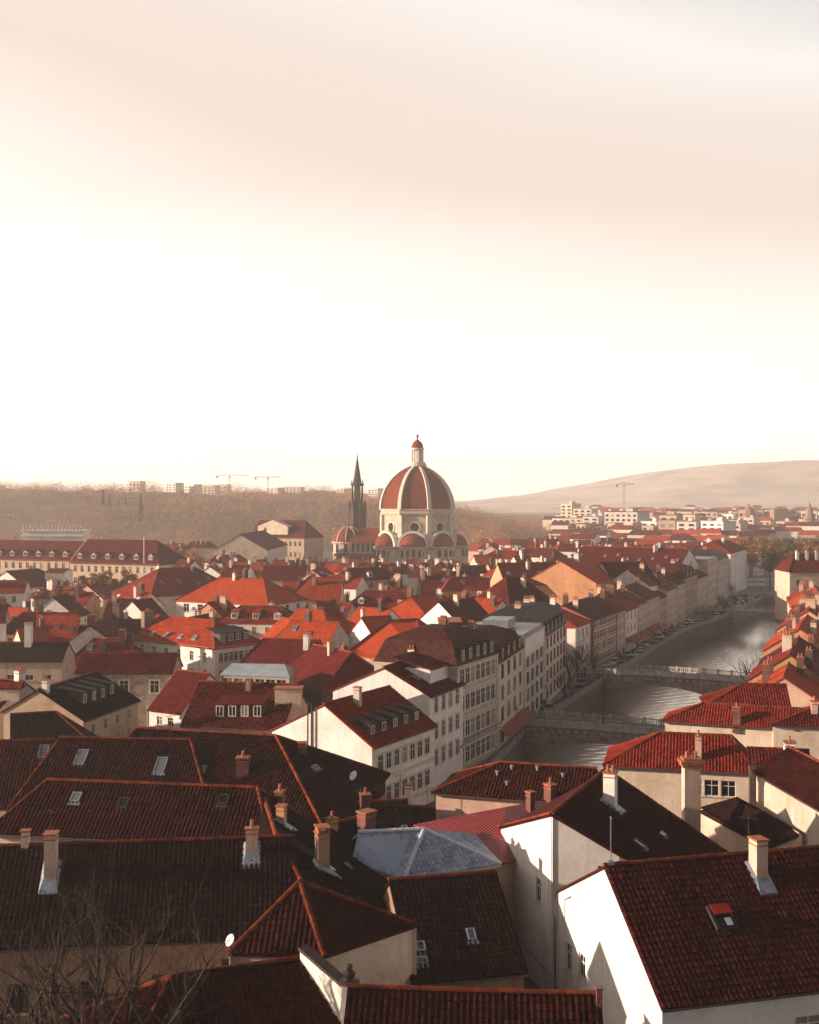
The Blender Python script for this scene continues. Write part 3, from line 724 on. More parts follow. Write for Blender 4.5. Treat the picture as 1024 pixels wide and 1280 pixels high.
# --- pyramid roof
Pn, Pl, Pr = at(405, 1196, 10), at(286, 1192, 10), at(521, 1157, 10); Pb = Pl + Pr - Pn
h = custom('pyramid_roof_house', 'square cream house with a pyramid tile roof and sunlit hip lines', {'t': at(375, 1103, 13.1), 'n': Pn, 'l': Pl, 'r': Pr, 'b': Pb}, {'left': ['l', 'n', 't'], 'right': ['n', 'r', 't'], 'back': ['r', 'b', 't'], 'far': ['b', 'l', 't']},
           [('l', 'n'), ('n', 'r'), ('r', 'b'), ('b', 'l')], 'dark', 'cream', caps=[('n', 't'), ('l', 't'), ('r', 't'), ('b', 't')])
sdish = MB(); sdish.lathe([(.02, 0), (.2, .03), (.33, .10), (.35, .12), (.33, .115), (.18, .05), (.0, .03)], (0, 0, 0), 16)
p = at(289, 1176, 10.9); dr = thing('satellite_dish', p - Vector((0, 0, .9)), 'small white satellite dish at the corner of the pyramid roof', 'satellite dish')
o = sdish.obj('dish', M_WHITEP, dr, (0, 0, 0)); o.location = (0, 0, .9); o.rotation_euler = (R(58), 0, R(-50))
b = MB(); b.tube([(0, .25, -.4), (0, .1, .5), (0, 0, .85)], .03, 6); b.tube([(0, 0, .9), (-.25, -.3, 1.0)], .015, 5); b.obj('bracket', M_GUT, dr, (0, 0, 0))
# --- dark roof lower centre
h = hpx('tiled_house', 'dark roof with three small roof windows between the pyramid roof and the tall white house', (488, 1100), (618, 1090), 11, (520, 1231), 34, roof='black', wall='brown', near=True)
skylight(h, 'front', on(h, 'front', 591, 1176), .55, .85); skylight(h, 'front', on(h, 'front', 527, 1190), .6, .7); skylight(h, 'front', on(h, 'front', 528, 1206), .75, .5)
# --- bottom edge roofs and the fire wall
T1, T2 = at(383, 1192, 11.2), at(432, 1236, 10.2); u = (T2 - T1); u.z = 0; u.normalize()
A, B = at(214, 1222, 10.8), at(386, 1197, 10.8); d = (B - A).normalized(); r = Vector((d.y, -d.x, 0)); t_ = 7 / u.dot(r)
V = {'a': A, 'b': B, 'f': B + u * t_ - UP * 5.6, 'e': A - d * 5.5 + r * 7 - UP * 4.9, 'g': A - d * 5.5 - r * 5 - UP * 3.5, 'h': B - r * 5 - UP * 3.5}
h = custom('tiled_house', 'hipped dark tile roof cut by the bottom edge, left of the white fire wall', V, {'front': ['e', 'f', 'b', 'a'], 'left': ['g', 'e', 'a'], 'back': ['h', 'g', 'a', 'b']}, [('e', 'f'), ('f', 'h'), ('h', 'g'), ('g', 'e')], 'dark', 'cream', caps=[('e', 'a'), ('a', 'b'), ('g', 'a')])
fw = thing('fire_wall', (T2.x, T2.y, 0), 'white parapet fire wall with a dark coping ending in a pillar with an urn', 'fire wall')
b = MB(); c_ = MB(); n = Vector((u.y, -u.x, 0)); E = T2 + u * 3.4
prof = [(T1 - u * .3, 11.4), (T2, 10.4), (E, 8.9)]
for s in (-1, 1):
    o_ = n * (.2 * s)
    for (a, za), (e, ze) in zip(prof, prof[1:]): b.poly([Vector((a.x, a.y, 0)) + o_, Vector((e.x, e.y, 0)) + o_, Vector((e.x, e.y, ze)) + o_, Vector((a.x, a.y, za)) + o_])
b.poly([Vector((E.x, E.y, 0)) - n * .2, Vector((E.x, E.y, 0)) + n * .2, Vector((E.x, E.y, 8.9)) + n * .2, Vector((E.x, E.y, 8.9)) - n * .2])
b.obj('wall', wall_mat('white'), fw)
for (a, za), (e, ze) in zip(prof, prof[1:]):
    p4 = [Vector((a.x, a.y, za)), Vector((e.x, e.y, ze))]
    t0 = [p4[0] - n * .34, p4[1] - n * .34, p4[1] + n * .34, p4[0] + n * .34]; c_.poly([x + UP * .16 for x in t0]); c_.poly([x - UP * .02 for x in t0])
    for i in range(4): c_.poly([t0[i] - UP * .02, t0[(i + 1) % 4] - UP * .02, t0[(i + 1) % 4] + UP * .16, t0[i] + UP * .16])
c_.obj('coping', plain('coping_tile', (.05, .025, .02), .7, var=.4, scale=4), fw)
b = MB(); b.box((T2.x + u.x * .3, T2.y + u.y * .3, 5.3), (.75, .75, 10.6), 0, None); b.obj('pillar', wall_mat('white'), fw)
b = MB(); b.lathe([(.55, 0), (.55, .12), (.3, .2), (.22, .3), (.3, .4), (.34, .55), (.2, .66), (.12, .74), (.2, .86), (.12, .98), (0, 1.02)], (T2.x + u.x * .3, T2.y + u.y * .3, 10.6), 14); b.obj('urn', plain('dark_urn', (.045, .026, .02), .6, var=.3), fw, smooth=False)
A, B = at(438, 1234, 11), at(748, 1243, 11)
h = house('tiled_house', 'ribbed red brown roof along the bottom edge, right of the urn pillar', A, B, 11, 6, 4, 34, roof='dark', wall='white', near=True)
b = MB(); p = at(749, 1239, 11.4); b.box((p.x, p.y, 5.7), (.28, .28, 11.6)); b.box((p.x, p.y, 11.55), (.38, .38, .1)); tag(b.obj('gable_post', wall_mat('brickred'), None, (p.x, p.y, 0)), 'thin brick post at the right end of the bottom roof', 'post')
# --- house bottom right with the sunlit gable
A, B = at(757, 1082, 14), at(1040, 1058, 14)
h = house('white_gable_house', 'white house at bottom right with a sunlit gable and a broad brown tiled roof', A, B, 14, 7.6, 7.9, 36, 27, roof='dark', wall='white', near=True,
          wins={'left': [(1.2, 5.4, 2.2, 7.2), (3.4, 5.8, 4.45, 7.3)], 'front': [(8.2, 5.6, 9.9, 7.0), (3.9, 5.1, 5.3, 6.6), (13, 5.6, 14.6, 7.0)]}, ov=.3)
BIG = h
skp = on(h, 'front', 908, 1163)
b = MB()                                    # roof window box with its raised sash
n, u, v = h['planes']['front'][1:4]; Mx = frame_mat(u, v, n, skp - h['base'])
b.box((0, .75, .12), (1.35, 1.6, .34), 0); o = b.obj('skylight', M_FRAMED, h['root'], (0, 0, 0)); o.matrix_local = Mx
b = MB(); b.box((0, .42, .31), (1.1, .85, .05), 0); s = b.obj('pane', M_PANE, o, (0, 0, 0))
b = MB(); b.box((0, 0, 0), (1.15, .8, .06), 0); s = b.obj('sash', tile('red'), o, (0, 0, 0)); s.location = (0, 1.12, .5); s.rotation_euler = (R(-14), 0, 0)
b = MB(); b.box((0.22, .35, .345), (.4, .5, .01), 0); b.obj('blind', plain('pale_blind', (.42, .44, .5), .4), o, (0, 0, 0))
chimney(h, on(h, 'front', 948, 1092), .75, .95, 2.1, wall_mat('pink'), 0, True, cap='slab')
b = MB(); b.tube([(0, 0, -.5), (0, 0, 2.7)], .035, 6); b.box((0, 0, 2.75), (.06, .5, .04))
p = Vector((*h['A'].xy, 14.1)) + h['d'] * .35; b.box((0, 0, .05), (.35, .35, .25))
tag(b.obj('antenna_mast', M_METAL, None, (0, 0, 0)), 'thin grey mast standing on the gable tip of the white house', 'antenna').location = p
# --- tall white house behind
d = (at(757, 962, 13.5) - at(689, 1018, 13.5)); d.z = 0; d.normalize(); r = Vector((d.y, -d.x, 0)); P0 = at(689, 1018, 13.5); Pe = at(757, 962, 13.5)
V = {'t': P0, 'e': Pe, 'l': Vector((7.3, 97.5, 9.4)), 'k': Vector((15.0, 104.5, 9.4)), 'p': Vector((14.95, 85.3, 10.6)), 'm': P0 + d * 6.2 + r * 11 - UP * 6.4, 'z': Pe + r * 11.2 - UP * 6.5}
V['p2'] = V['m'] + UP * 0
zp = lambda q: 13.5 - (q - P0).dot(r) * .588
V['p'].z = zp(V['p']); V['m'].z = zp(V['m']); V['z'].z = zp(V['z']); del V['p2']
h = custom('tall_white_house', 'tall white house whose sunlit blank wall rises in the middle of the near roofs', V, {'right': ['t', 'p', 'm', 'z', 'e'], 'left': ['t', 'e', 'k', 'l']},
           [('l', 't', [(8.4, 6.2, 9.5, 8.0)]), ('t', 'p', [(3.3, 7.4, 4.4, 9.9)]), ('p', 'm'), ('m', 'z'), ('z', 'e'), ('e', 'k'), ('k', 'l')], 'dark', 'white', caps=[('t', 'e'), ('l', 't'), ('e', 'z')])
h['ang'] = math.atan2(d.y, d.x); h['fn'] = h['planes']['right'][1]
chimney(h, on(h, 'right', 763, 1006), .95, .9, 2.5, wall_mat('white'), 2, True)
skylight(h, 'right', on(h, 'right', 831, 1046), .75, .45, 'grey'); skylight(h, 'right', on(h, 'right', 806, 1061), .7, 1.0, 'dark')
b = MB(); q0 = P0 + Vector((.55, -1.2, 0)); b.tube([at(694, 1117, 10.6), at(694, 1122, 10.0), (at(694, 1122, 10.0).x, at(694, 1122, 10).y, 0)], .07, 8)
dp = b.obj('downpipe', M_GUT, BIG['root'])
wl_, wt_ = V['l'], V['t']; wn_ = Vector((wt_.y - wl_.y, -(wt_.x - wl_.x), 0)).normalized() * -.1
ca = lambda f, z: Vector((*(wl_.lerp(wt_, f)).xy, z)) + (wn_ if wn_.x < 0 else -wn_) * .6
b = MB(); b.tube([ca(.02, 2.6), ca(.35, 2.2), ca(.7, 2.0), ca(.97, 1.9)], .03, 5); b.obj('cable', M_GUT, h['root'])
# --- grey metal roof, red metal roof, red-brown hip roof
mt = plain('ribbed_zinc', (.36, .40, .47), .42, .35, .4, var=.25, scale=1.5)
def ribbed(name, col, rough=.42, metal=.35, pitch=.33):
    m, t, b = base_mat(name); b.inputs['Roughness'].default_value = rough; b.inputs['Metallic'].default_value = metal
    tc = N(t, 'ShaderNodeTexCoord'); n = N(t, 'ShaderNodeTexNoise'); n.inputs['Scale'].default_value = 1.2; n.inputs['Detail'].default_value = 6; L(t, tc.outputs['Object'], n.inputs['Vector'])
    L(t, ramp(t, n.outputs[0], [(.3, tuple(c * .7 for c in col)), (.7, tuple(c * 1.15 for c in col))]), b.inputs['Base Color'])
    sp = N(t, 'ShaderNodeSeparateXYZ'); L(t, tc.outputs['UV'], sp.inputs[0])
    hgt = math_node(t, 'POWER', math_node(t, 'ABSOLUTE', math_node(t, 'SINE', math_node(t, 'MULTIPLY', sp.outputs[0], PI))), 2)
    hv = math_node(t, 'FRACT', math_node(t, 'MULTIPLY', sp.outputs[1], .5))
    bp = N(t, 'ShaderNodeBump'); bp.inputs['Distance'].default_value = .14; L(t, math_node(t, 'ADD', hgt, math_node(t, 'MULTIPLY', hv, .5)), bp.inputs['Height']); L(t, bp.outputs[0], b.inputs['Normal'])
    MATS[name] = m; return m
zr_ = ribbed('ribbed_grey_roof', (.34, .39, .48))
V = {'t': at(530, 1037, 11), 'w': at(448, 1041, 11), 'n': at(505, 1099, 8.6), 'e': at(626, 1081, 8.6), 'c': at(440, 1075, 9.4)}
V['f'] = V['e'] + Vector((-1.5, 8, 0)); V['g'] = V['w'] + Vector((-1, 5.5, -2.2))
h = custom('grey_roof_house', 'low house with a pale blue grey ribbed hip roof in the shaded centre', V, {'front': ['n', 'e', 't'], 'left': ['c', 'n', 't', 'w'], 'right': ['e', 'f', 't'], 'back': ['f', 'g', 'w', 't']}, [('c', 'n'), ('n', 'e'), ('e', 'f'), ('f', 'g'), ('g', 'c')], wall='tan', geo=True, metal=tile_mat('blue_grey_tiles', (.13, .155, .20), (.42, .48, .58), .2, False), caps=[('n', 't'), ('e', 't'), ('w', 't')])
h = house('red_metal_roof', 'low building with a flat-pitched bright red sheet roof beside the tall white house', at(632, 1009, 10), at(700, 996, 10), 10, 6.5, 5, 18, roof='red', wall='pink', near=False, hipA=6, caps=False, metal=ribbed('red_sheet', (.20, .009, .010), .55, 0))
chimney(h, on(h, 'front', 663, 1014), .5, .6, 1.6, wall_mat('brickred'), 0); chimney(h, on(h, 'front', 688, 1004), .7, .9, 1.6, wall_mat('brickred'), 1)
h = hpx('tiled_house', 'red brown hipped roof with tiny vents in front of the first bridge', (627, 953), (745, 961), 12.2, (600, 996), 30, roof='dark', wall='pink', near=True, hipA=5.5, wins={'front': [(4.0, 7.2, 5.2, 8.4)]})
b = MB(); b.lathe([(.12, 0), (.14, .3), (.2, .32), (.2, .4), (0, .45)], (0, 0, 0), 10)
vm = b.mesh('vent', [M_LEAD])
for px, py in ((622, 969), (640, 962), (672, 963), (704, 972), (634, 982)): link('vent', vm, h['root'], Matrix.Translation(on(h, 'front', px, py) - h['base']))
# --- right group
h = hpx('tiled_house', 'sunlit red hipped roof with a twin chimney and a dark window band beneath', (825, 916), (914, 920), 12, (850, 962), 33, roof='red', wall='cream', near=True, hipA=5.5, hipB=2.2, wins={'front': [(8.0, 6.7, 9.4, 8.3), (9.6, 6.7, 11.0, 8.3), (11.2, 6.7, 12.6, 8.3)]})
chimney(h, on(h, 'front', 873, 948), .6, .8, 2.2, wall_mat('pink'), 2)
st = thing('chimney_stack', Vector((*atY(864, 1003, 112.5).xy, 0)), 'tall plastered chimney stack with a moulded head in front of the red hipped roof', 'chimney')
b = MB(); b.box((0, 0, 0), (1.5, 1.3, 10.4)); b.obj('shaft', wall_mat('pink'), st, (0, 0, 0)).location = (0, 0, 5.9)
b = MB(); b.box((0, 0, 0), (1.9, 1.7, .3)); b.box((0, 0, .3), (2.2, 1.9, .3)); b.box((0, 0, .55), (1.7, 1.5, .25)); b.obj('head', M_CAP, st, (0, 0, 0)).location = (0, 0, 11.2)
for i in (-1, 1): b = MB(); b.lathe([(.2, 0), (.16, .6), (.2, .65)], (i * .4, 0, 0), 10); b.obj('chimney_pot', M_TERRA, st, (0, 0, 0)).location = (0, 0, 11.8)
h = house('long_wing', 'dark roofed wing with a weathered side wall at the right edge', Vector((36.2, 114.5, 0)), Vector((38.2, 96, 0)), 12.4, 3.6, 3.6, 32, roof='dark', wall='stone', near=True)
Hh = h
V = {'a': at(925, 998, 7.6), 'b': at(1004, 1041, 7.4), 'c': at(870, 1012, 5.2), 'd': at(960, 1060, 5.0)}
h = custom('lean_to_roof', 'low dark lean-to roof against the weathered side wall', V, {'front': ['c', 'd', 'b', 'a']}, [('c', 'd'), ('d', 'b'), ('b', 'a'), ('a', 'c')], 'black', 'pink')
h = hpx('brick_shed_house', 'dark brick block with a small tile roof between the right-hand roofs', (935, 935), (1010, 938), 11.6, (950, 950), 30, roof='maroon', wall='brickbrown', near=True)
chimney(h, on(h, 'front', 987, 946), 1.0, 1.3, 1.4, wall_mat('white'), 1)
h = hpx('tiled_house', 'long red tiled roof over a cream wall beside the river, with one clay pot', (880, 879), (1000, 886), 12, (850, 903), 33, roof='red', wall='cream', near=True, hipA=4.5)
chimney(h, on(h, 'front', 921, 903), .9, .8, 1.7, wall_mat('brickred'), 1)
h = hpx('tiled_house', 'red roof with a sunlit upper half above the long riverside roof', (929, 855), (982, 856), 13, (940, 884), 36, roof='red', wall='brown', near=True, hipA=5)
h = hpx('tiled_house', 'cream walled house with a sunlit curved verge at the right edge', (1023, 882), (1080, 884), 12.5, (1000, 908), 33, roof='maroon', wall='cream', near=True, hipA=5.5)
chimney(h, on(h, 'front', 1018, 890), .7, .7, 1.2)
# ================================================================ the row of houses along the left quay
def on_line(px, P=BL, lo=66, hi=490):
    f = lambda y: bank(P, y) - (px - CX) / F * y
    for _ in range(50):
        m = (lo + hi) / 2
        if f(m) > 0: hi = m
        else: lo = m
    return Vector((bank(P, lo), lo, 0))
def row_house(px0, px1, ze, label, wall, roof='maroon', kind='gable', rows=4, cols=None, rise=None, depth=11, wstyle='f_stone', near=False, dormers=0, front=False, P=BL, flip=1, name='quay_house', group='houses along the left quay', dstyle='dark', balcony=False, shop=None, attic=False, win=(1.05, 1.75), gap0=0.0, chim=2):
    a = on_line(px0, P); b = on_line(px1, P)
    d = (b - a); wd = d.length; d.normalize(); r = Vector((d.y, -d.x, 0)) * flip
    cols = cols or max(2, int(wd / 2.5)); w_, h_ = win
    wz = {'front': (cols, rows, w_, h_, 0.4, ze)}
    if front: wz['left'] = front
    if kind == 'gable':
        rise = rise or 3.4; pf = math.degrees(math.atan(rise / (depth / 2 + .35)))
        ra = a - r * (depth / 2 - .0); rb = b - r * (depth / 2)
        h = house(name, label, ra, rb, ze + rise, depth / 2 + .35, None, pf, roof=roof, wall=wall, near=near, wins=wz, wstyle=wstyle, group=group, cornice=True)
    elif kind == 'hip':
        rise = rise or 3.2; pf = math.degrees(math.atan(rise / (depth / 2 + .35))); hp = min(depth / 2, wd * .42)
        h = house(name, label, a - r * (depth / 2) + d * hp, b - r * (depth / 2) - d * hp, ze + rise, depth / 2 + .35, None, pf, roof=roof, wall=wall, near=near, wins=wz, wstyle=wstyle, group=group, hipA=hp, hipB=hp, cornice=True)
    else:                                    # mansard or flat
        c = (a + b) / 2 - r * depth / 2; root = thing(name, c, label, 'house', group); mw = MB()
        H = h = {'root': root, 'base': c, 'ang': math.atan2(d.y, d.x), 'd': d, 'r': r, 'A': a, 'B': b}
        a_, b_ = a - r * depth, b - r * depth
        for (p, u, n, w0, hs) in ((a, d, r, wd, grid_holes(wd, .4, ze, cols, rows, w_, h_, (ze - .4) / rows * .26)), (b, -r, d, depth, []), (b_, -d, -r, wd, []), (a_, r, -d, depth, [])):
            wall_panel(mw, p, u, n, w0, ze, hs, 0, .06)
            for q in hs: put_window(root, c, p + u * ((q[0] + q[2]) / 2) + UP * q[1], u, n, q[2] - q[0], q[3] - q[1], wstyle, near)
        mw.obj('wall', wall_mat(wall), root)
        cb = MB(); i = .0
        cc = lambda o, z: [a - d * o + r * o + UP * z, b + d * o + r * o + UP * z, b_ + d * o - r * o + UP * z, a_ - d * o - r * o + UP * z]
        for z0_, z1_, o in ((ze - .12, ze + .18, .22),):
            lo, hi = cc(o * .3, z0_), cc(o, z1_)
            for i in range(4): cb.poly([lo[i], lo[(i + 1) % 4], hi[(i + 1) % 4], hi[i]])
            cb.poly(hi)
        cb.obj('cornice', M_STONE, root)
        rb = MB()
        if kind == 'mansard':
            rise = rise or 3.0; e0, e1 = cc(.1, ze + .19), cc(-1.15, ze + rise); e2 = [(x + (c - x) * .6) for x in e1]
            e2 = [Vector((x.x, x.y, ze + rise + 1.3)) for x in e2]
            polys = {k: [e0[i], e0[(i + 1) % 4], e1[(i + 1) % 4], e1[i]] for i, k in enumerate(('front', 'right', 'back', 'left'))}
            for k, p in polys.items(): roof_sheet(rb, p, False)
            for i in range(4): roof_sheet(rb, [e1[i], e1[(i + 1) % 4], e2[(i + 1) % 4], e2[i]], False)
            roof_sheet(rb, e2, False)
            H['planes'] = {k: plane_of(p) for k, p in polys.items()}; H['polys'] = polys
            rb.obj('roof', tile(roof) if roof in TILE else MATS[roof], root); H['zr'] = ze + rise + 1
        else:
            e0 = cc(-.3, ze + .2); e1 = cc(-.3, ze + .75)
            for i in range(4): rb.quad_uv(e0[i], e0[(i + 1) % 4], e1[(i + 1) % 4], e1[i])
            rb.poly([x - UP * .12 for x in e1]); rb.obj('roof', MATS[roof], root)
            pb = MB(); pb.box((0, 0, 1.0), (wd * .35, depth * .35, 1.4)); o = pb.obj('roof_hut', M_METAL, root, (0, 0, 0)); o.matrix_local = Matrix.Translation(UP * (ze + .6)) @ Matrix.Rotation(H['ang'], 4, 'Z')
            H['zr'] = ze + 1
        for x in range(0, int(wd) + 1, 4):
            for t in (0, 4, 8): FOOT.append(((a + d * x - r * t).x, (a + d * x - r * t).y))
    st_ = (ze - .4) / rows; sb = MB()
    for k in range(1, rows):
        z = .4 + st_ * k; q = [a + UP * z + r * .07, b + UP * z + r * .07]; sb.poly([q[0], q[1], q[1] + UP * .22, q[0] + UP * .22]); sb.poly([q[0] + UP * .22, q[1] + UP * .22, b + UP * (z + .22), a + UP * (z + .22)])
    sb.obj('string_course', M_STONE, h['root'])
    for e in (a + d * .3, b - d * .3):
        sb = MB(); sb.box((0, 0, ze / 2), (.5, .24, ze - .2), 0, frame_mat(d, r, UP, e)); sb.obj('pilaster', M_STONE if wall not in ('rose', 'brickred') else wall_mat('brown'), h['root'])
    if attic:
        sb = MB(); M = frame_mat(d, r, UP, (a + b) / 2 - r * depth / 2 + UP * (ze - 1.5)); sb.box((0, 0, 0), (wd + .12, depth + .12, 3.0), 0, M); sb.obj('attic', wall_mat('white'), h['root'])
    if dormers:
        for i in range(dormers):
            s = (i + .5) / dormers; p = slope_pt(h, 'front', .06 + s * .88, .12 if kind == 'mansard' else .22)
            dormer(h, 'front', p, 1.2, 1.7 if kind == 'mansard' else 1.25, 'shed', MATS['slate_dark'] if dstyle != 'red' else tile('maroon'), 'white', dstyle)
    if balcony:
        bb = MB(); st = (ze - .4) / rows; zb = .4 + st * 1 + .1
        f = a + r * .45; pts = lambda t, z: a + d * t + r * .5 + UP * z
        M = frame_mat(d, r, UP, (a + b) / 2 + UP * zb); bb.box((0, .35, 0), (wd - .6, .8, .16), 0, M)
        bb.box((0, .7, .9), (wd - .6, .05, .06), 1, M)
        for k in range(int(wd * 2.2)): bb.box((-wd / 2 + .4 + k * .45, .7, .45), (.035, .035, .9), 1, M)
        bb.obj('balcony', [M_STONE, M_BLACK], h['root'])
    if shop:
        bb = MB(); M = frame_mat(d, r, UP, (a + b) / 2 + UP * 3.0)
        p = [M @ Vector(x) for x in ((-wd / 2 + .4, .06, .5), (wd / 2 - .4, .06, .5), (wd / 2 - .4, 1.9, -.3), (-wd / 2 + .4, 1.9, -.3))]
        bb.poly(p); q = [p[3], p[2], p[2] - UP * .3, p[3] - UP * .3]; bb.poly(q); bb.poly([x - UP * .05 for x in p])
        bb.obj('awning', shop, h['root'])
    for i in range(chim):
        if 'polys' in h and kind != 'flat':
            p = slope_pt(h, 'back' if i % 2 else 'front', .08 + .84 * rnd.random(), .75) if kind != 'mansard' else Vector((*((a + b) / 2 - r * depth * .5 + d * (rnd.random() - .5) * wd * .8).xy, h['zr'] - 1))
            chimney(h, p, .6, 1.1, 1.7 + rnd.random() * .6, None, 3)
    return h
plain('slate_dark', (.020, .016, .017), .7, 0, .12, var=.4, scale=1.5); plain('brown_slate', (.050, .015, .012), .75, 0, .05, var=.5, scale=1.5)
plain('flat_roof_zinc', (.21, .215, .225), .4, .35, .4, var=.3, scale=.5)
AWN = plain('awning_red', (.20, .022, .018), .8); AWND = plain('awning_dark', (.03, .025, .028), .8)
# street gable house with five dormers
A, B, wf = solve((405, 880), (487, 858), 13.2, (470, 931), 33)
h = house('gable_house', 'pale house with a blank white gable and five dark dormers over its stone front', A, B, 13.2, 6.6, 7.5, 33, 26, roof='red', wall='white', near=True, wins={'front': (7, 2, 1.15, 1.9, 1.2, 8.7)}, wstyle='f_stone', cornice=True)
for i in range(5): dormer(h, 'front', slope_pt(h, 'front', .14 + i * .17, .22), 1.15, 1.25, 'shed', MATS['slate_dark'], 'white', 'dark')
chimney(h, on(h, 'front', 447, 880), .6, .8, 1.9, wall_mat('grey'), 0)
b = MB(); q0 = h['A'] - h['d'] * .2 - h['r'] * 2.0
for i in (0, .5): b.tube([q0 + h['r'] * i + UP * .2 - h['d'] * .05, q0 + h['r'] * i + UP * 13.2 - h['d'] * .05], .09, 6)
b.obj('downpipe', M_GUT, h['root'])
# stone dressing on its street front
sb = MB(); p, u, n, w_, h_ = h['sides']['front']
for z in (4.9, 1.4): sb.poly([p + UP * z + n * .1, p + u * w_ + UP * z + n * .1, p + u * w_ + UP * (z + .4) + n * .1, p + UP * (z + .4) + n * .1]); sb.poly([p + UP * (z + .4) + n * .1, p + u * w_ + UP * (z + .4) + n * .1, p + u * w_ + UP * (z + .4), p + UP * (z + .4)])
sb.obj('string_course', M_STONE, h['root'])
# white house with stepped roofs
a = at(480, 834, 15.2); d = Vector((.40, .915, 0)); d.normalize()
h = house('gable_house', 'white house with a dark red roof and one small window high in its gable', a, a + d * 11.5, 15.2, 6.5, 7.5, 27, 24, roof='maroon', wall='white', near=True, wins={'front': (4, 3, 1.1, 2.0, 2.2, 12), 'left': [(7.6, 10.0, 9.0, 11.4)]}, wstyle='f_stone', cornice=True)
skylight(h, 'front', slope_pt(h, 'front', .25, .45), .8, 1.0); skylight(h, 'front', slope_pt(h, 'front', .45, .3), .8, 1.0)
bx = MB(); M = frame_mat(h['d'], h['r'], UP, h['A'] + h['d'] * 7.2 + h['r'] * 2.2 + UP * 13.4); bx.box((0, 0, 0), (7.0, 5.0, 2.6), 0, M); bx.obj('attic', wall_mat('white'), h['root'])
bx = MB()
roof_sheet(bx, [M @ Vector(x) for x in ((-3.7, 2.8, 1.3), (3.7, 2.8, 1.3), (3.7, -2.7, 2.6), (-3.7, -2.7, 2.6))], False); bx.obj('attic_roof', tile('maroon'), h['root'])
chimney(h, slope_pt(h, 'back', .1, .9), .7, .9, 1.3, wall_mat('white'), 2)
row_house(571, 622, 14.2, 'tall grey stone mansion with a dark brown mansard roof and a long iron balcony', 'stone', 'brown_slate', 'mansard', 4, 7, 3.2, 12, near=True, dormers=5, balcony=True, win=(1.5, 2.2))
h = row_house(622.5, 655, 12.6, 'cream house with a red mansard roof, beside the grey stone mansion', 'cream', 'maroon', 'mansard', 4, 4, 3.0, 11, dormers=4, dstyle='red', shop=AWN, win=(1.8, 2.1), wstyle='f_darkf')
row_house(655.5, 680.5, 14.0, 'grey house with a flat zinc roof and a white attic storey', 'grey', 'flat_roof_zinc', 'flat', 5, 4, depth=12, attic=True, win=(1.9, 1.9), wstyle='f_darkf')
row_house(681, 708, 11.9, 'cream house with a steep black mansard roof beside the bare quay trees', 'cream', 'slate_dark', 'mansard', 4, 6, 3.6, 12, dormers=5, win=(1.7, 2.1), wstyle='f_darkf')
row_house(719, 738, 10.5, 'white corner house under a broad orange hipped roof', 'white', 'orange', 'hip', 3, 3, 4.2, 17, wstyle='f_plain', front=(4, 3, .9, 1.5, .4, 10))
row_house(741, 771, 10.6, 'dark red brick house with a heavy cornice on the quay', 'rose', 'maroon', 'gable', 4, 8, 3, 13, win=(1.9, 1.8))
row_house(771.5, 781, 10.4, 'narrow pale house squeezed beside the red brick house', 'grey', 'maroon', 'gable', 4, 3, 3.0, 12)
row_house(781.5, 797, 9.8, 'white gabled house above a red awning on the quay', 'white', 'red', 'gable', 3, 3, 3.8, 13, shop=AWN, front=(2, 2, .9, 1.4, 2, 9.5))
row_house(797.5, 808, 10.2, 'slim grey-fronted quay house with a red roof, next to the awning', 'grey', 'red', 'gable', 4, 2, 3, 12, shop=AWN)
row_house(808.5, 824, 10.6, 'tan quay house with a brown roof and a red shop awning', 'tan', 'maroon', 'gable', 4, 4, 3.2, 12, shop=AWN)
row_house(824.5, 833, 9.6, 'low brown quay house in the middle of the row', 'brown', 'maroon', 'gable', 3, 3, 3.0, 12)
row_house(833.5, 846, 10.8, 'pale pink tall quay house with a bare end wall', 'pink', 'red', 'gable', 5, 3, 3.6, 11, front=(2, 4, .9, 1.4, 1, 11))
row_house(846.5, 856, 11.4, 'stone quay house behind the pale pink one', 'stone', 'maroon', 'gable', 4, 3, 3.4, 12)
row_house(856.5, 871, 12.0, 'brown quay house with a wide dark front near the third bridge', 'brown', 'maroon', 'mansard', 4, 5, 3, 12, dormers=3)
row_house(871.5, 884, 11.0, 'dim rose quay house level with the third bridge', 'pink', 'maroon', 'gable', 4, 5, 3.4, 12)
row_house(884.5, 897, 15.5, 'large pinkish block with a curved white metal roof by the river bend', 'pink', 'flat_roof_zinc', 'flat', 5, 6, depth=26)
row_house(897.5, 911, 14.5, 'dark fronted block between the pink block and the last white house', 'grey', 'slate_dark', 'mansard', 5, 6, 2.2, 14)
row_house(913, 934, 16.0, 'white house with a red hipped roof closing the quay row', 'white', 'red', 'hip', 5, 5, 4.2, 16, wstyle='f_plain', front=(4, 4, 1.0, 1.5, 1.5, 15.5))
# ================================================================ right bank
def right_house(y, wd, ze, label, wall, roof, rows=3, depth=12, rise=4.2, **k):
    a = Vector((bank(RB, y + wd) + 3.2, y + wd, 0)); b = Vector((bank(RB, y) + 3.2, y, 0)); d = (b - a).normalized(); r = Vector((d.y, -d.x, 0))
    pf = math.degrees(math.atan(rise / (depth / 2 + .35))); L_ = (b - a).length
    h = house('riverside_house', label, a - r * depth / 2, a - r * depth / 2 + d * (L_ - .15), ze + rise, depth / 2 + .35, None, pf, roof=roof, wall=wall, wins={'front': (max(2, int(L_ / 2.8)), rows, 1.0, 1.6, .4, ze), 'right': (2, rows, .9, 1.4, .4, ze)}, group='houses along the right bank', **k)
    for i in range(3): chimney(h, slope_pt(h, 'back' if i % 2 else 'front', .1 + .8 * rnd.random(), .55 + .35 * rnd.random()), .7, 1.0, 1.8 + rnd.random(), None, 2)
    return h
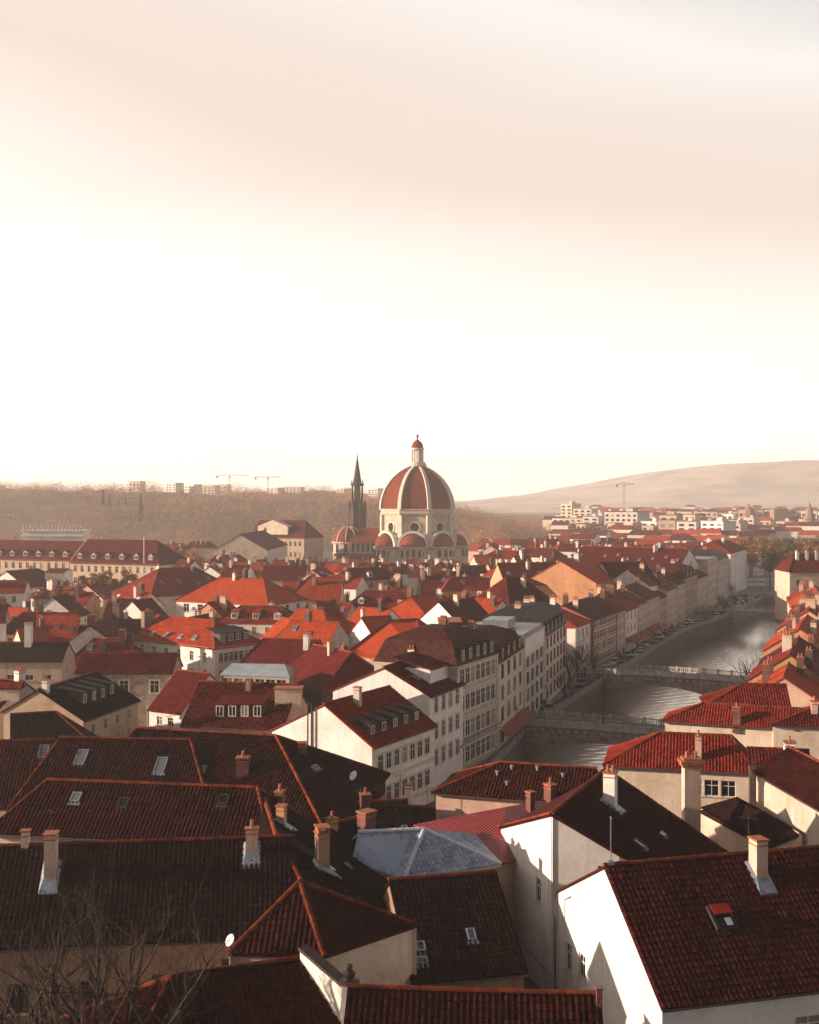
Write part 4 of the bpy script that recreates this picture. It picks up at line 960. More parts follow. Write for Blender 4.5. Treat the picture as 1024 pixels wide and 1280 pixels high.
RH = [(166, 15, 7.6, 'orange roofed riverside house, nearest of the right-bank row', 'pink', 'orange'), (182, 13, 8.6, 'riverside house with an ochre wall and sunlit roof above the second bridge', 'ochre', 'red'),
      (196, 16, 8.0, 'riverside house whose dark gable overhangs a lower sunlit roof strip', 'white', 'maroon'), (213, 13, 9.2, 'riverside house with glowing orange tiles opposite the quay trees', 'orangewall', 'orange'),
      (227, 16, 8.8, 'long sunlit riverside house at the right end of the second bridge', 'cream', 'orange'), (244, 14, 9.6, 'red roofed riverside house just past the second bridge', 'pink', 'red'),
      (259, 16, 9.0, 'riverside house with pale walls and bright tiles halfway along the right bank', 'white', 'orange'), (276, 15, 9.4, 'riverside house with a brick gable halfway along the right bank', 'brickred', 'red'),
      (292, 17, 9.8, 'riverside house below the pink end house on the right bank', 'tan', 'orange'), (310, 15, 9.6, 'low riverside house tucked against the pink end house', 'cream', 'red')]
for y, wd, ze, lb, wl, rf in RH: right_house(y, wd, ze, lb, wl, rf)
h = house('corner_house', 'pink house with a red roof and white chimneys standing above the right bank', at(993, 692, 20), at(1042, 692, 20), 20, 7.5, None, 34, roof='maroon', wall='pink', hipA=4, wins={'front': [(2, 8, 3.4, 9.6), (2, 4.4, 3.4, 6), (2, 11, 3.4, 12.6), (6, 8, 7.4, 9.6), (6, 11, 7.4, 12.6), (10, 11, 11.4, 12.6)]})
for i in range(4): chimney(h, slope_pt(h, 'front', .1 + .22 * i, .7), .8, 1.0, 2.4, wall_mat('white'), 2)
for i, (y, x, zr, wl, rf) in enumerate([(120, 52, 12, 'cream', 'red'), (145, 60, 12.5, 'white', 'orange'), (158, 62, 12.5, 'pink', 'red'), (178, 74, 14, 'white', 'red'), (200, 82, 14, 'ochre', 'orange'), (224, 92, 15, 'white', 'red'), (250, 104, 15.5, 'cream', 'orange'), (285, 120, 16, 'pink', 'red'), (360, 136, 17, 'white', 'maroon'), (385, 150, 16, 'cream', 'red'), (420, 166, 17, 'white', 'red'), (455, 178, 16, 'pink', 'maroon')]):
    h = house('back_house', ['red roofed', 'orange roofed', 'brown roofed', 'tall'][i % 4] + ' house behind the right-bank row, ' + ['first', 'second', 'third', 'fourth', 'fifth', 'sixth', 'seventh', 'eighth', 'ninth', 'tenth', 'eleventh', 'twelfth'][i] + ' from the front', Vector((x - 6, y + 2, 0)), Vector((x + 6, y - 1, 0)), zr, 5.5, None, 36, roof=rf, wall=wl, hipA=4 if i % 2 else 0, wins={'left': (3, 3, 1, 1.5, 1, zr - 4.5), 'front': (4, 3, 1, 1.5, 1, zr - 4.5)}, group='second row of houses on the right bank')
    for j in range(2): chimney(h, slope_pt(h, 'front', .2 + .6 * rnd.random(), .7), .7, 1.0, 1.8, None, 2)
# ================================================================ bridges
def bridge(label, a, b, wd, zd, crown, panels=14, name='stone_bridge'):
    a, b = Vector((*a, 0)), Vector((*b, 0)); d = (b - a); Ln = d.length; d.normalize(); r = Vector((d.y, -d.x, 0)); c = (a + b) / 2
    root = thing(name, c, label, 'bridge', 'bridges over the river'); n = 28
    arch = lambda t: WZ - .5 + (crown - WZ + .5) * (1 - abs(2 * t - 1) ** 2.1) ** .85 if 0 < t < 1 else WZ - .5
    hump = lambda t: zd + .35 * (1 - (2 * t - 1) ** 2)
    m = MB(); t0 = [i / n for i in range(n + 1)]; ins = 1.2
    s2t = lambda s: (s - ins) / (Ln - 2 * ins)
    for sgn in (1, -1):
        o = r * (sgn * wd / 2)
        for i in range(n):
            s0, s1 = Ln * t0[i], Ln * t0[i + 1]
            m.quad_uv(a + d * s0 + o + UP * arch(s2t(s0)), a + d * s1 + o + UP * arch(s2t(s1)), a + d * s1 + o + UP * (hump(t0[i + 1]) - .1), a + d * s0 + o + UP * (hump(t0[i]) - .1))
    for i in range(n):
        s0, s1 = Ln * t0[i], Ln * t0[i + 1]
        m.poly([a + d * s0 + r * wd / 2 + UP * arch(s2t(s0)), a + d * s1 + r * wd / 2 + UP * arch(s2t(s1)), a + d * s1 - r * wd / 2 + UP * arch(s2t(s1)), a + d * s0 - r * wd / 2 + UP * arch(s2t(s0))])
    m.obj('arch', wall_mat('block'), root)
    m = MB()
    for i in range(n):
        s0, s1 = Ln * t0[i], Ln * t0[i + 1]; z0, z1 = hump(t0[i]), hump(t0[i + 1]); w2 = wd / 2 + .1
        m.poly([a + d * s0 + r * w2 + UP * z0, a + d * s1 + r * w2 + UP * z1, a + d * s1 - r * w2 + UP * z1, a + d * s0 - r * w2 + UP * z0])
        for sg in (1, -1): m.poly([a + d * s0 + r * w2 * sg + UP * (z0 - .22), a + d * s1 + r * w2 * sg + UP * (z1 - .22), a + d * s1 + r * w2 * sg + UP * z1, a + d * s0 + r * w2 * sg + UP * z0])
        for sg in (1, -1): m.poly([a + d * s0 + r * w2 * sg + UP * (z0 - .22), a + d * s1 + r * w2 * sg + UP * (z1 - .22), a + d * s1 + r * (w2 - .25) * sg + UP * (z1 - .22), a + d * s0 + r * (w2 - .25) * sg + UP * (z0 - .22)])
    m.obj('deck', plain('bridge_paving', (.20, .185, .175), .8, var=.25, scale=.6), root)
    for sg in (1, -1):
        m = MB()
        for i in range(panels + 1):
            t = i / panels; p = a + d * (Ln * t) + r * (sg * (wd / 2 - .1)) + UP * hump(t); M = frame_mat(d, r, UP, p)
            m.box((0, 0, .55), (.34, .34, 1.1), 0, M); m.box((0, 0, 1.14), (.44, .44, .1), 0, M)
        for i in range(panels):
            ta, tb = i / panels, (i + 1) / panels; pa, pb = [a + d * (Ln * t) + r * (sg * (wd / 2 - .1)) + UP * hump(t) for t in (ta, tb)]
            M = frame_mat((pb - pa).normalized(), r, UP, (pa + pb) / 2); ln = (pb - pa).length - .34
            m.box((0, 0, .95), (ln, .18, .14), 0, M); m.box((0, 0, .12), (ln, .2, .2), 0, M)
            for k in range(6): m.box((-ln / 2 + ln * (k + .5) / 6, 0, .55), (.14, .1, .7), 0, M)
        m.obj('balustrade', plain('bridge_stone', (.42, .37, .325), .85, var=.3, scale=1.2), root)
    m = MB()                                  # brackets and panels under the deck edge
    for i in range(panels * 2):
        t = (i + .5) / (panels * 2); p = a + d * (Ln * t) + r * (wd / 2 + .04) + UP * (hump(t) - .5)
        if hump(t) - .75 > arch(s2t(Ln * t)) + .1: m.box((0, 0, 0), (.5, .16, .42), 0, frame_mat(d, r, UP, p))
    m.obj('corbels', MATS['bridge_stone'], root)
    return root
bridge('nearest stone bridge, in shade, with panelled balustrade and a low dark arch', (13, 191.5), (51.5, 174), 7.5, 1.0, -.6, 16)
bridge('second stone bridge, its arch framing the bright water', (32.5, 246), (67, 231), 7.5, 1.1, -.4, 14)
bridge('third pale bridge with a wide flat arch far down the river', (87, 382), (122, 371), 8, 1.1, -.2, 12)
bridge('farthest bridge at the river bend, almost hidden by traffic', (121, 447), (160, 433), 8, 1.0, .3, 12)
# ================================================================ the cathedral
def cathedral():
    cx, cy = 4.2, 640.0; base = Vector((cx, cy, 0)); root = thing('cathedral', base, 'domed cathedral with a red tiled octagonal dome, white ribs and a lantern', 'cathedral')
    ms = plaster('cathedral_marble', (.52, .42, .335), amt=1.0, spots=.35); mr = tile_mat('dome_tiles', (.12, .022, .012), (.21, .042, .019), .15); mrib = plaster('white_marble_ribs', (.64, .56, .48), amt=.7); md = plain('shadow_opening', (.02, .015, .013), .8)
    ro = R(-90 - 5 + 22.5)                       # octagon corner angle: one face nearly to the camera
    oc = lambda rr, z, ph=0: [Vector((cx + rr * math.cos(ro + ph + k * PI / 4), cy + rr * math.sin(ro + ph + k * PI / 4), z)) for k in range(8)]
    # dome shell: pointed profile
    Z0, Z1, R0 = 30.8, 54.6, 20.2; n = 14
    prof = []
    for i in range(n + 1):
        t = i / n; ang = t * R(76); Rr = R0 * 1.28; r_ = Rr * math.cos(ang) - (Rr - R0); prof.append((max(r_, 2.9), Z0 + (Z1 - Z0) * math.sin(ang) / math.sin(R(76))))
    dm = MB()
    for (r0, z0), (r1, z1) in zip(prof, prof[1:]):
        a, b = oc(r0, z0), oc(r1, z1)
        for k in range(8): dm.poly([a[k], a[(k + 1) % 8], b[(k + 1) % 8], b[k]], 0, [(k * 40, z0 * 2), (k * 40 + 30, z0 * 2), (k * 40 + 30, z1 * 2), (k * 40, z1 * 2)])
    dome = dm.obj('dome', mr, root)
    for k in range(8):
        rb = MB(); rg = []
        for r_, z in prof:
            c = Vector((math.cos(ro + k * PI / 4), math.sin(ro + k * PI / 4), 0)); t = Vector((-c.y, c.x, 0)); p = Vector((cx, cy, z)) + c * r_; hw = .95 * (.55 + .45 * r_ / R0)
            rg.append([p + t * hw - c * .6, p + t * hw + c * .7 + UP * .3, p - t * hw + c * .7 + UP * .3, p - t * hw - c * .6])
        rb.rings(rg); rb.obj('rib', mrib, dome, base).location = (0, 0, 0)
    def prism8(nm, r0, z0, r1, z1, m, parent=root):
        b = MB(); a, c = oc(r0, z0), oc(r1, z1)
        for k in range(8): b.quad_uv(a[k], a[(k + 1) % 8], c[(k + 1) % 8], c[k])
        b.poly(c); b.poly(list(reversed(a))); o = b.obj(nm, m, parent, base)
        if parent is not root: o.location = (0, 0, 0)
        return o
    # drum with round windows
    b = MB(); a8, c8 = oc(19.4, 9), oc(19.4, 28.2)
    for k in range(8):
        p, q_ = a8[k], a8[(k + 1) % 8]; u = (q_ - p).normalized(); nn = Vector((u.y, -u.x, 0)); wd = (q_ - p).length; m_ = (p + q_) / 2 + UP * 12.8; seg = 20
        hole = [m_ + u * (2.3 * math.cos(2 * PI * i / seg)) + UP * (2.3 * math.sin(2 * PI * i / seg)) for i in range(seg)]
        # ring of faces between the hole and the wall rectangle
        def edge(i):
            th = 2 * PI * i / seg; dx, dz = math.cos(th), math.sin(th); s = min((wd / 2) / max(1e-6, abs(dx)), (6.4 if dz > 0 else 12.8) / max(1e-6, abs(dz))); return m_ + u * (dx * s) + UP * (dz * s)
        corners = {}
        for i in range(seg):
            e0, e1 = edge(i), edge(i + 1); b.poly([hole[i], e0, e1, hole[(i + 1) % seg]])
        for su, sz in ((1, 6.4), (1, -12.8), (-1, 6.4), (-1, -12.8)):
            cpt = m_ + u * (su * wd / 2) + UP * sz; es = sorted((edge(i) for i in range(seg)), key=lambda e: (e - cpt).length)[:2]; b.poly([cpt, es[0], es[1]])
        hin = [x - nn * 1.2 for x in hole]
        for i in range(seg): b.poly([hole[i], hole[(i + 1) % seg], hin[(i + 1) % seg], hin[i]])
        ob = MB(); ob.poly(hin); o = ob.obj('oculus', md, root)
        rg = MB(); rg.rings([[m_ + nn * .05 + u * (rr * math.cos(2 * PI * i / seg)) + UP * (rr * math.sin(2 * PI * i / seg)) + nn * zz for i in range(seg)] for rr, zz in ((3.1, 0), (3.1, .35), (2.35, .35), (2.35, 0))], 0, False, False); rg.obj('oculus_frame', mrib, o, base).location = (0, 0, 0)
    b.obj('drum', ms, root)
    prism8('drum_cornice', 20.1, 28.2, 20.9, 29.1, mrib); prism8('gallery', 20.4, 29.1, 20.4, 30.9, ms); prism8('gallery_rail', 20.8, 30.9, 20.8, 31.3, mrib)
    pl = MB()
    for k, c in enumerate(oc(19.7, 0)):
        dd = (c - base); dd.z = 0; dd.normalize(); t = Vector((-dd.y, dd.x, 0)); pl.box((0, 0, 18.4), (1.4, 2.4, 19.6), 0, frame_mat(dd, t, UP, Vector((c.x, c.y, 0))))
    pl.obj('corner_piers', mrib, root)
    # lantern
    ln = MB(); P = lambda pr, seg=16: ln.lathe(pr, (cx, cy, 0), seg)
    P([(5.0, 53.9), (5.0, 54.9), (4.3, 55.2), (4.3, 56.2), (2.9, 56.2)]); P([(2.1, 56), (2.1, 62.6)], 8); P([(3.2, 62.4), (3.6, 62.9), (3.6, 63.6), (3.0, 63.8)])
    lan = ln.obj('lantern', mrib, root)
    cl = MB()
    for k in range(8):
        t = k * PI / 4 + .2; cl.lathe([(.42, 56), (.36, 62.5)], (cx + 3.0 * math.cos(t), cy + 3.0 * math.sin(t), 0), 8)
    cl.obj('columns', mrib, lan, base).location = (0, 0, 0)
    cp = MB(); cp.lathe([(3.2, 63.7), (3.1, 64.8), (2.5, 66.3), (1.4, 67.5), (.5, 68.1), (.3, 69.2)], (cx, cy, 0), 16); cp.obj('lantern_cap', mr, lan, base).location = (0, 0, 0)
    bl = MB(); bl.lathe([(.1, 69), (.65, 69.5), (.85, 70.1), (.65, 70.7), (.1, 71.1)], (cx, cy, 0), 12); bl.box((cx, cy, 72.3), (.16, .16, 3.0)); bl.box((cx, cy, 72.9), (1.3, .16, .16)); bl.obj('ball_and_cross', M_METAL, lan, base).location = (0, 0, 0)
    # half domes round the foot of the drum
    def exedra(ang, r_=6.9, dist=19.8, z0=11.8, hd=6.6):
        c = base + Vector((math.cos(ang), math.sin(ang), 0)) * dist; sg = 20; half = lambda rr, z: [c + Vector((math.cos(ang - PI / 2 + PI * i / sg) * rr, math.sin(ang - PI / 2 + PI * i / sg) * rr, z)) for i in range(sg + 1)]
        b = MB(); b.rings([half(r_, 0), half(r_, z0 - 1)], 0, False, False, False); b.rings([half(r_, z0 - 1), half(r_ + .7, z0 - .6), half(r_ + .7, z0), half(r_ - .3, z0)], 0, False, False, False); ap = b.obj('apse', ms, root)
        d2 = MB(); d2.rings([half(r_ * math.cos(x), z0 + hd * math.sin(x)) for x in [k * PI / 2 / 8 for k in range(9)]], 0, False, False, False); d2.obj('half_dome', mr, ap, base).location = (0, 0, 0)
        w_ = MB()
        for i in range(2, 19, 3):
            t = ang - PI / 2 + PI * i / sg; nn = Vector((math.cos(t), math.sin(t), 0)); p = c + nn * (r_ - .05); tt = Vector((-nn.y, nn.x, 0)); w_.box((0, 0, z0 - 3.4), (.5, 1.5, 3.6), 0, frame_mat(nn, tt, UP, p))
        w_.obj('niches', md, ap, base).location = (0, 0, 0)
    for a in (-142, -97, -52, -7, 38):
        exedra(R(a)); c = base + Vector((math.cos(R(a)), math.sin(R(a)), 0)) * 20.6; nn = Vector((math.cos(R(a)), math.sin(R(a)), 0)); tt = Vector((-nn.y, nn.x, 0)); rg = []
        for i in range(19):
            th = PI * i / 18; rad = tt * math.cos(th) + UP * math.sin(th); rg.append([c + UP * 11.8 + rad * 7.0 - nn * 1.2, c + UP * 11.8 + rad * 7.0 + nn * .9, c + UP * 11.8 + rad * 8.3 + nn * .9, c + UP * 11.8 + rad * 8.3 - nn * 1.2])
        ab = MB(); ab.rings(rg); ab.obj('blind_arch', mrib, root)
    for a, nm in ((-95, 'front'), (-50, 'right')):        # big round-headed blind arches between the exedrae
        pass
    prism8('lower_body', 25.5, 0, 25.5, 9.5, ms); prism8('lower_cornice', 25.8, 9.5, 26.3, 10.2, mrib)
    # nave to the left with clerestory, aisle and the round end with its half dome
    x0, x1 = -31.5, -8.0; yf, yb = cy - 13, cy + 9; b = MB()
    cols = [(4 + i * 3.9 - 1.2, 9.2, 4 + i * 3.9 + 1.2, 12.8) for i in range(5)]
    b.prism([(x0, yf), (x1, yf), (x1, yb), (x0, yb)], 0, 13.6); nav = b.obj('nave', ms, root)
    wv = MB(); wv.box(((x0 + x1) / 2, yf - .15, 13.7), (x1 - x0 + .6, .9, .5)); wv.box(((x0 + x1) / 2, yf - .15, 8.2), (x1 - x0 + .6, .9, .4)); wv.obj('string_course', mrib, nav, base).location = (0, 0, 0)
    for i in range(9):
        w_ = MB(); xx = x0 + 2.0 + i * 2.6; w_.box((xx, yf - .03, 10.9), (1.35, .3, 3.6)); w_.lathe([(.67, -.15), (.67, .15)], (0, 0, 0), 12)
        nv = len(w_.v) - 24
        for j in range(nv, len(w_.v)): x_, y_, z_ = w_.v[j]; w_.v[j] = (xx + x_, yf - .03 + z_, 12.7 + y_)
        w_.obj('window', md, nav, base).location = (0, 0, 0)
    b = MB(); rz = 21.2; ym = (yf + yb) / 2
    roof_sheet(b, [(x0 - .2, yf - .8, 13.9), (x1 + 3, yf - .8, 13.9), (x1 + 3, ym, rz), (x0 - .2, ym, rz)], False); roof_sheet(b, [(x0 - .2, yb + .8, 13.9), (x1 + 3, yb + .8, 13.9), (x1 + 3, ym, rz), (x0 - .2, ym, rz)], False)
    b.obj('nave_roof', mr, root)
    b = MB(); b.prism([(x0 - 8, yf - 6), (x1, yf - 6), (x1, yf + 1), (x0 - 8, yf + 1)], 0, 5.6); roof_sheet(b, [(x0 - 8, yf - 6.3, 5.6), (x1, yf - 6.3, 5.6), (x1, yf, 8.0), (x0 - 8, yf, 8.0)], False, mi=1); b.obj('aisle', [ms, mr], root)
    ac = Vector((x0 - 1.0, cy - 2.5, 0)); sg = 24; full = lambda rr, z: [ac + Vector((rr * math.cos(2 * PI * i / sg), rr * math.sin(2 * PI * i / sg), z)) for i in range(sg)]
    b = MB(); b.rings([full(8.2, 0), full(8.2, 12.6), full(8.9, 13.2), full(8.9, 14.0), full(7.8, 14.0)], 0, False, True); ap = b.obj('end_apse', ms, root)
    b = MB(); b.rings([full(8.2 * math.cos(x), 14.0 + 7.9 * math.sin(x)) for x in [k * PI / 2 / 9 for k in range(10)]]); b.obj('apse_dome', mr, ap, base).location = (0, 0, 0)
    for i in range(10):
        rb = MB(); t = 2 * PI * (i + .3) / 10; c = Vector((math.cos(t), math.sin(t), 0)); tt = Vector((-c.y, c.x, 0)); rg = []
        for k in range(9):
            x = k * R(84) / 8; p = ac + c * (8.2 * math.cos(x)) + UP * (14 + 7.9 * math.sin(x)); rg.append([p + tt * .2 - c * .2, p + tt * .2 + c * .2 + UP * .1, p - tt * .2 + c * .2 + UP * .1, p - tt * .2 - c * .2])
        rb.rings(rg); rb.obj('rib', mrib, ap, base).location = (0, 0, 0)
        w_ = MB(); w_.box((0, 0, 10.6), (.4, 1.7, 4.0), 0, frame_mat(c, tt, UP, ac + c * 8.15)); w_.obj('window', md, ap, base).location = (0, 0, 0)
    for x in range(-46, 34, 4):
        for y in range(608, 670, 5): FOOT.append((x, y))
    # gothic spire
    sx, sy = -28.5, 655.0; sp = thing('gothic_spire', (sx, sy, 0), 'dark slender gothic spire in diminishing tiers left of the great dome', 'spire'); mk = plain('dark_spire_stone', (.045, .034, .028), .85, var=.4, scale=.6)
    b = MB(); b.lathe([(5.0, 0), (5.0, 31), (4.7, 31.2), (4.7, 31.8)], (sx, sy, 0), 8, ph=PI / 8); b.obj('tower', mk, sp, (sx, sy, 0))
    b = MB()
    for k in range(8):
        t = k * PI / 4 + PI / 8; b.lathe([(.62, 0), (.62, 33.0), (.75, 33.2), (.05, 36.2)], (sx + 4.6 * math.cos(t), sy + 4.6 * math.sin(t), 0), 6)
    b.obj('buttresses', mk, sp, (sx, sy, 0))
    b = MB(); b.lathe([(3.0, 31.5), (3.0, 36.5)], (sx, sy, 0), 8); b.lathe([(1.7, 36), (1.7, 44.2)], (sx, sy, 0), 8); b.lathe([(3.3, 43.6), (3.7, 44.2), (3.7, 44.9), (2.6, 45.1)], (sx, sy, 0), 8)
    for k in range(8):
        t = k * PI / 4 + PI / 8; b.lathe([(.5, 31.8), (.42, 43.8)], (sx + 2.9 * math.cos(t), sy + 2.9 * math.sin(t), 0), 6); b.lathe([(.3, 44.8), (.3, 46), (.02, 47.4)], (sx + 3.2 * math.cos(t), sy + 3.2 * math.sin(t), 0), 5)
    b.obj('open_belfry', mk, sp, (sx, sy, 0))
    b = MB(); b.lathe([(2.6, 45), (1.9, 49), (.25, 59.3)], (sx, sy, 0), 8, ph=PI / 8); b.lathe([(.05, 59), (.4, 59.7), (.4, 60), (.08, 60.5), (.06, 62.6)], (sx, sy, 0), 8); b.obj('steeple', mk, sp, (sx, sy, 0))
cathedral()
# ================================================================ mid-town houses traced one by one
ab_ = MB(); ab_.tube([(0, 0, -.2), (0, 0, 2.3)], .022, 5); ab_.tube([(-.55, 0, 2.1), (.6, 0, 2.1)], .014, 4)
for k_ in range(6): ab_.tube([(-.5 + k_ * .2, -.32 + k_ * .03, 2.1), (-.5 + k_ * .2, .32 - k_ * .03, 2.1)], .01, 4)
AER = ab_.mesh('aerial', [M_GUT])
def aerial(h, t=None):
    t = rnd.random() if t is None else t
    p = h['A'].lerp(h['B'], t); link('aerial', AER, h['root'], Matrix.Translation(Vector((p.x, p.y, h['zr'] + .1)) - h['base']) @ Matrix.Rotation(rnd.uniform(0, 3), 4, 'Z'))
aerial(LOWLEFT, .3); aerial(BIG, .62)
def mh(label, a, b, zr, w, pf=36, chim=1, name='town_house', dorm=None, sky=0, **k):
    A, B = at(*a, zr), at(*b, zr); h = house(name, label, A, B, zr, w, pf=pf, **k)
    for i in range(chim):
        chimney(h, slope_pt(h, 'front' if i % 3 else 'back', .12 + .76 * rnd.random(), .7 + .25 * rnd.random()), .6 + .3 * rnd.random(), .8 + .5 * rnd.random(), 1.5 + rnd.random() * .9, None, rnd.randint(0, 3))
    if rnd.random() < .5: aerial(h)
    for i in range(sky): skylight(h, 'front', slope_pt(h, 'front', (i + .5) / sky, .3 + .3 * rnd.random()), .8, 1.1)
    if dorm:
        n, side, t, w_, h_, st, rf = dorm
        for i in range(n): dormer(h, side, slope_pt(h, side, (i + .7) / (n + .4), t), w_, h_, rf, MATS['slate_dark'] if rf == 'shed' else tile('maroon'), 'white', st)
    return h
# near-left cluster
a, b_, wf = solve((48, 862), (121, 840), 13.2, (95, 903), 30)
h = house('dormer_house', 'dark roofed house with four white dormer windows in a row, sloping to the right', a, b_, 13.2, max(6.2, wf), 5, 30, roof='black', wall='tan', near=True, wins={'front': (4, 2, .9, 1.2, 4.6, 9.4)})
for i in range(4): dormer(h, 'front', slope_pt(h, 'front', .27 + i * .16, .36), 1.15, 1.4, 'shed', MATS['slate_dark'], 'white', 'dark')
chimney(h, slope_pt(h, 'front', .05, .9), .7, .7, 1.4, wall_mat('white'), 1)
h = mh('low dark roof left of the four-dormer house, with a short cream stack', (-30, 846), (30, 852), 12.6, 7, 34, 1, roof='black', wall='cream', near=True)
h = mh('dark hipped roof tucked under the four-dormer house at the left', (14, 893), (70, 890), 11.5, 6.5, 38, 0, roof='black', wall='cream', near=True, hipB=6)
st = thing('chimney_stack', at(12, 900, 8), 'broad cream chimney wall with a red tile cap at the left edge', 'chimney'); b = MB(); b.box((0, 0, 0), (3.0, 1.6, 8)); b.obj('shaft', wall_mat('cream'), st, (0, 0, 0)); b = MB(); b.box((0, 0, 4.1), (3.3, 1.9, .25)); roof_sheet(b, [(-1.7, -1, 4.2), (1.7, -1, 4.2), (1.7, 0, 4.9), (-1.7, 0, 4.9)], False); roof_sheet(b, [(-1.7, 1, 4.2), (1.7, 1, 4.2), (1.7, 0, 4.9), (-1.7, 0, 4.9)], False); b.obj('cap', tile('red'), st, (0, 0, 0))
h = hpx('stone_house', 'grey stone house with two storeys of white framed windows', (103, 817), (222, 817), 13.4, (130, 842), 30, roof='maroon', wall='block', near=True, wins={'front': [(6.3, 8.2, 7.6, 10.0), (10.7, 8.2, 12.0, 10.0), (6.0, 3.6, 7.4, 5.9), (10.4, 3.4, 12.2, 6.0), (2, 3.6, 3.4, 5.9)]}, wstyle='stone', cornice=True)
h = hpx('tiled_house', 'low dark roof with a white stack, over a faded pink wall at left', (-40, 803), (86, 803), 12.4, (10, 827), 33, roof='black', wall='pink', wins={'front': (5, 1, 1.4, .9, 6, 8.6)})
chimney(h, on(h, 'front', 36, 806), 1.1, 1.1, 3.6, wall_mat('white'), 0)
h = mh('long brown hipped roof with roof windows below the four-dormer house', (76, 922), (238, 925), 13.6, 7.5, 34, 0, roof='dark', wall='cream', near=True, hipA=2, hipB=4)
for px, py in ((98, 957), (198, 967)): skylight(h, 'front', on(h, 'front', px, py), 1.0, 1.9, 'grey')
h = mh('lower brown roof at the left edge with a grey roof window', (-30, 927), (68, 925), 13, 7, 34, 0, roof='dark', wall='cream', near=True)
skylight(h, 'front', on(h, 'front', 53, 948), .9, 1.6, 'grey'); skylight(h, 'front', on(h, 'front', 30, 1000), .9, .9, 'grey')
A, B = at(172, 910, 14), at(345, 920, 14)
h = house('tiled_house', 'big hipped brown roof with tile ridges in front of the blank white gable', A, B, 14, 10, 7, 33, roof='dark', wall='brown', near=True, hipA=3, hipB=9)
skylight(h, 'front', on(h, 'front', 250, 966), .9, .8); skylight(h, 'right', on(h, 'right', 396, 962), .9, .5)
b = MB(); p = on(h, 'right', 443, 986); h['ang'] = 0
chimney(h, on(h, 'right', 378, 942), .7, .7, 1.0, wall_mat('brickred'), 0); chimney(h, on(h, 'front', 304, 965), 1.1, 1.1, 1.3, wall_mat('brickred'), 2)
sd2 = copy_tree(dr); sd2.location = p; sd2['label'] = 'pale satellite dish on the hip roof below the ornate stone front'; sd2.scale = (1.3, 1.3, 1.3)
# small dark roofs in the shaded court
h = mh('small dark roof in the shaded court below the ornate stone front', (450, 1003), (508, 1000), 9.5, 4.5, 30, 0, roof='black', wall='brickbrown', near=True)
chimney(h, slope_pt(h, 'front', .1, .8), .8, .8, 1.4, wall_mat('brickred'), 1); skylight(h, 'front', slope_pt(h, 'front', .8, .3), .5, .5)
h = mh('low black roof beside the grey ribbed roof, with a square brick stack', (395, 1036), (455, 1020), 10, 4, 30, 0, roof='black', wall='brown', near=True)
chimney(h, slope_pt(h, 'front', .75, .6), 1.2, 1.0, 1.8, wall_mat('brickred'), 0); chimney(h, slope_pt(h, 'front', .2, .8), .7, .7, 1.2, wall_mat('ochre'), 1)
h = mh('dark flat-pitched roof wedged between the court and the red sheet roof', (505, 1008), (545, 1010), 8, 5, 22, 1, roof='black', wall='brown')
# dormer house, metal roof, white corner house
A, B = at(250, 852, 13), at(372, 856, 13)
h = house('tiled_house', 'brown roofed house with one long strip of four dormer windows', A, B, 13, 6.2, 5, 36, roof='maroon', wall='pink', near=True, wins={'front': (6, 1, .8, .8, 6.5, 8.4)})
for i in range(4): dormer(h, 'front', on(h, 'front', 275 + i * 15.6, 897), 1.25, 1.6, 'shed', tile('maroon'), 'white', 'dark')
chimney(h, on(h, 'front', 311, 862), .6, .6, 1.3, wall_mat('brown'), 0)
st = thing('fire_wall', at(361, 903, 8.6), 'pale square fire wall block right of the dormer strip', 'fire wall'); b = MB(); b.box((0, 0, 0), (3.2, 2.2, 6.5), 0); b.obj('wall', wall_mat('cream'), st, (0, 0, 0)); b = MB(); b.box((0, 0, 3.3), (3.5, 2.5, .12)); b.obj('coping', M_CAP, st, (0, 0, 0)); st.location.z = 9.6
h = mh('small brown roofed annex with one small window between stone house and dormer strip', (222, 838), (262, 842), 12, 6, 38, 0, roof='maroon', wall='white', wins={'front': (2, 1, 1.0, 1.2, 4.6, 7.6)})
V = {'a': at(275, 843, 11), 'b': at(362, 846, 11), 'c': at(356, 830, 12.2), 'd': at(290, 829, 12.2)}
V['e'], V['f'] = V['c'] + Vector((1, 6, -1.2)), V['d'] + Vector((-1, 6, -1.2))
h = custom('metal_roof_pavilion', 'long pavilion with a pale blue grey metal roof over a dark glazed front', V, {'front': ['a', 'b', 'c', 'd'], 'back': ['c', 'e', 'f', 'd']}, [('a', 'b', [(.5 + i * 1.6, 8.2, 1.9 + i * 1.6, 10.5) for i in range(7)]), ('b', 'c'), ('c', 'e'), ('e', 'f'), ('f', 'd'), ('d', 'a')], wall='grey', near=False, metal=plain('pale_metal_roof', (.30, .34, .37), .5, .2, .4, var=.2, scale=.8))
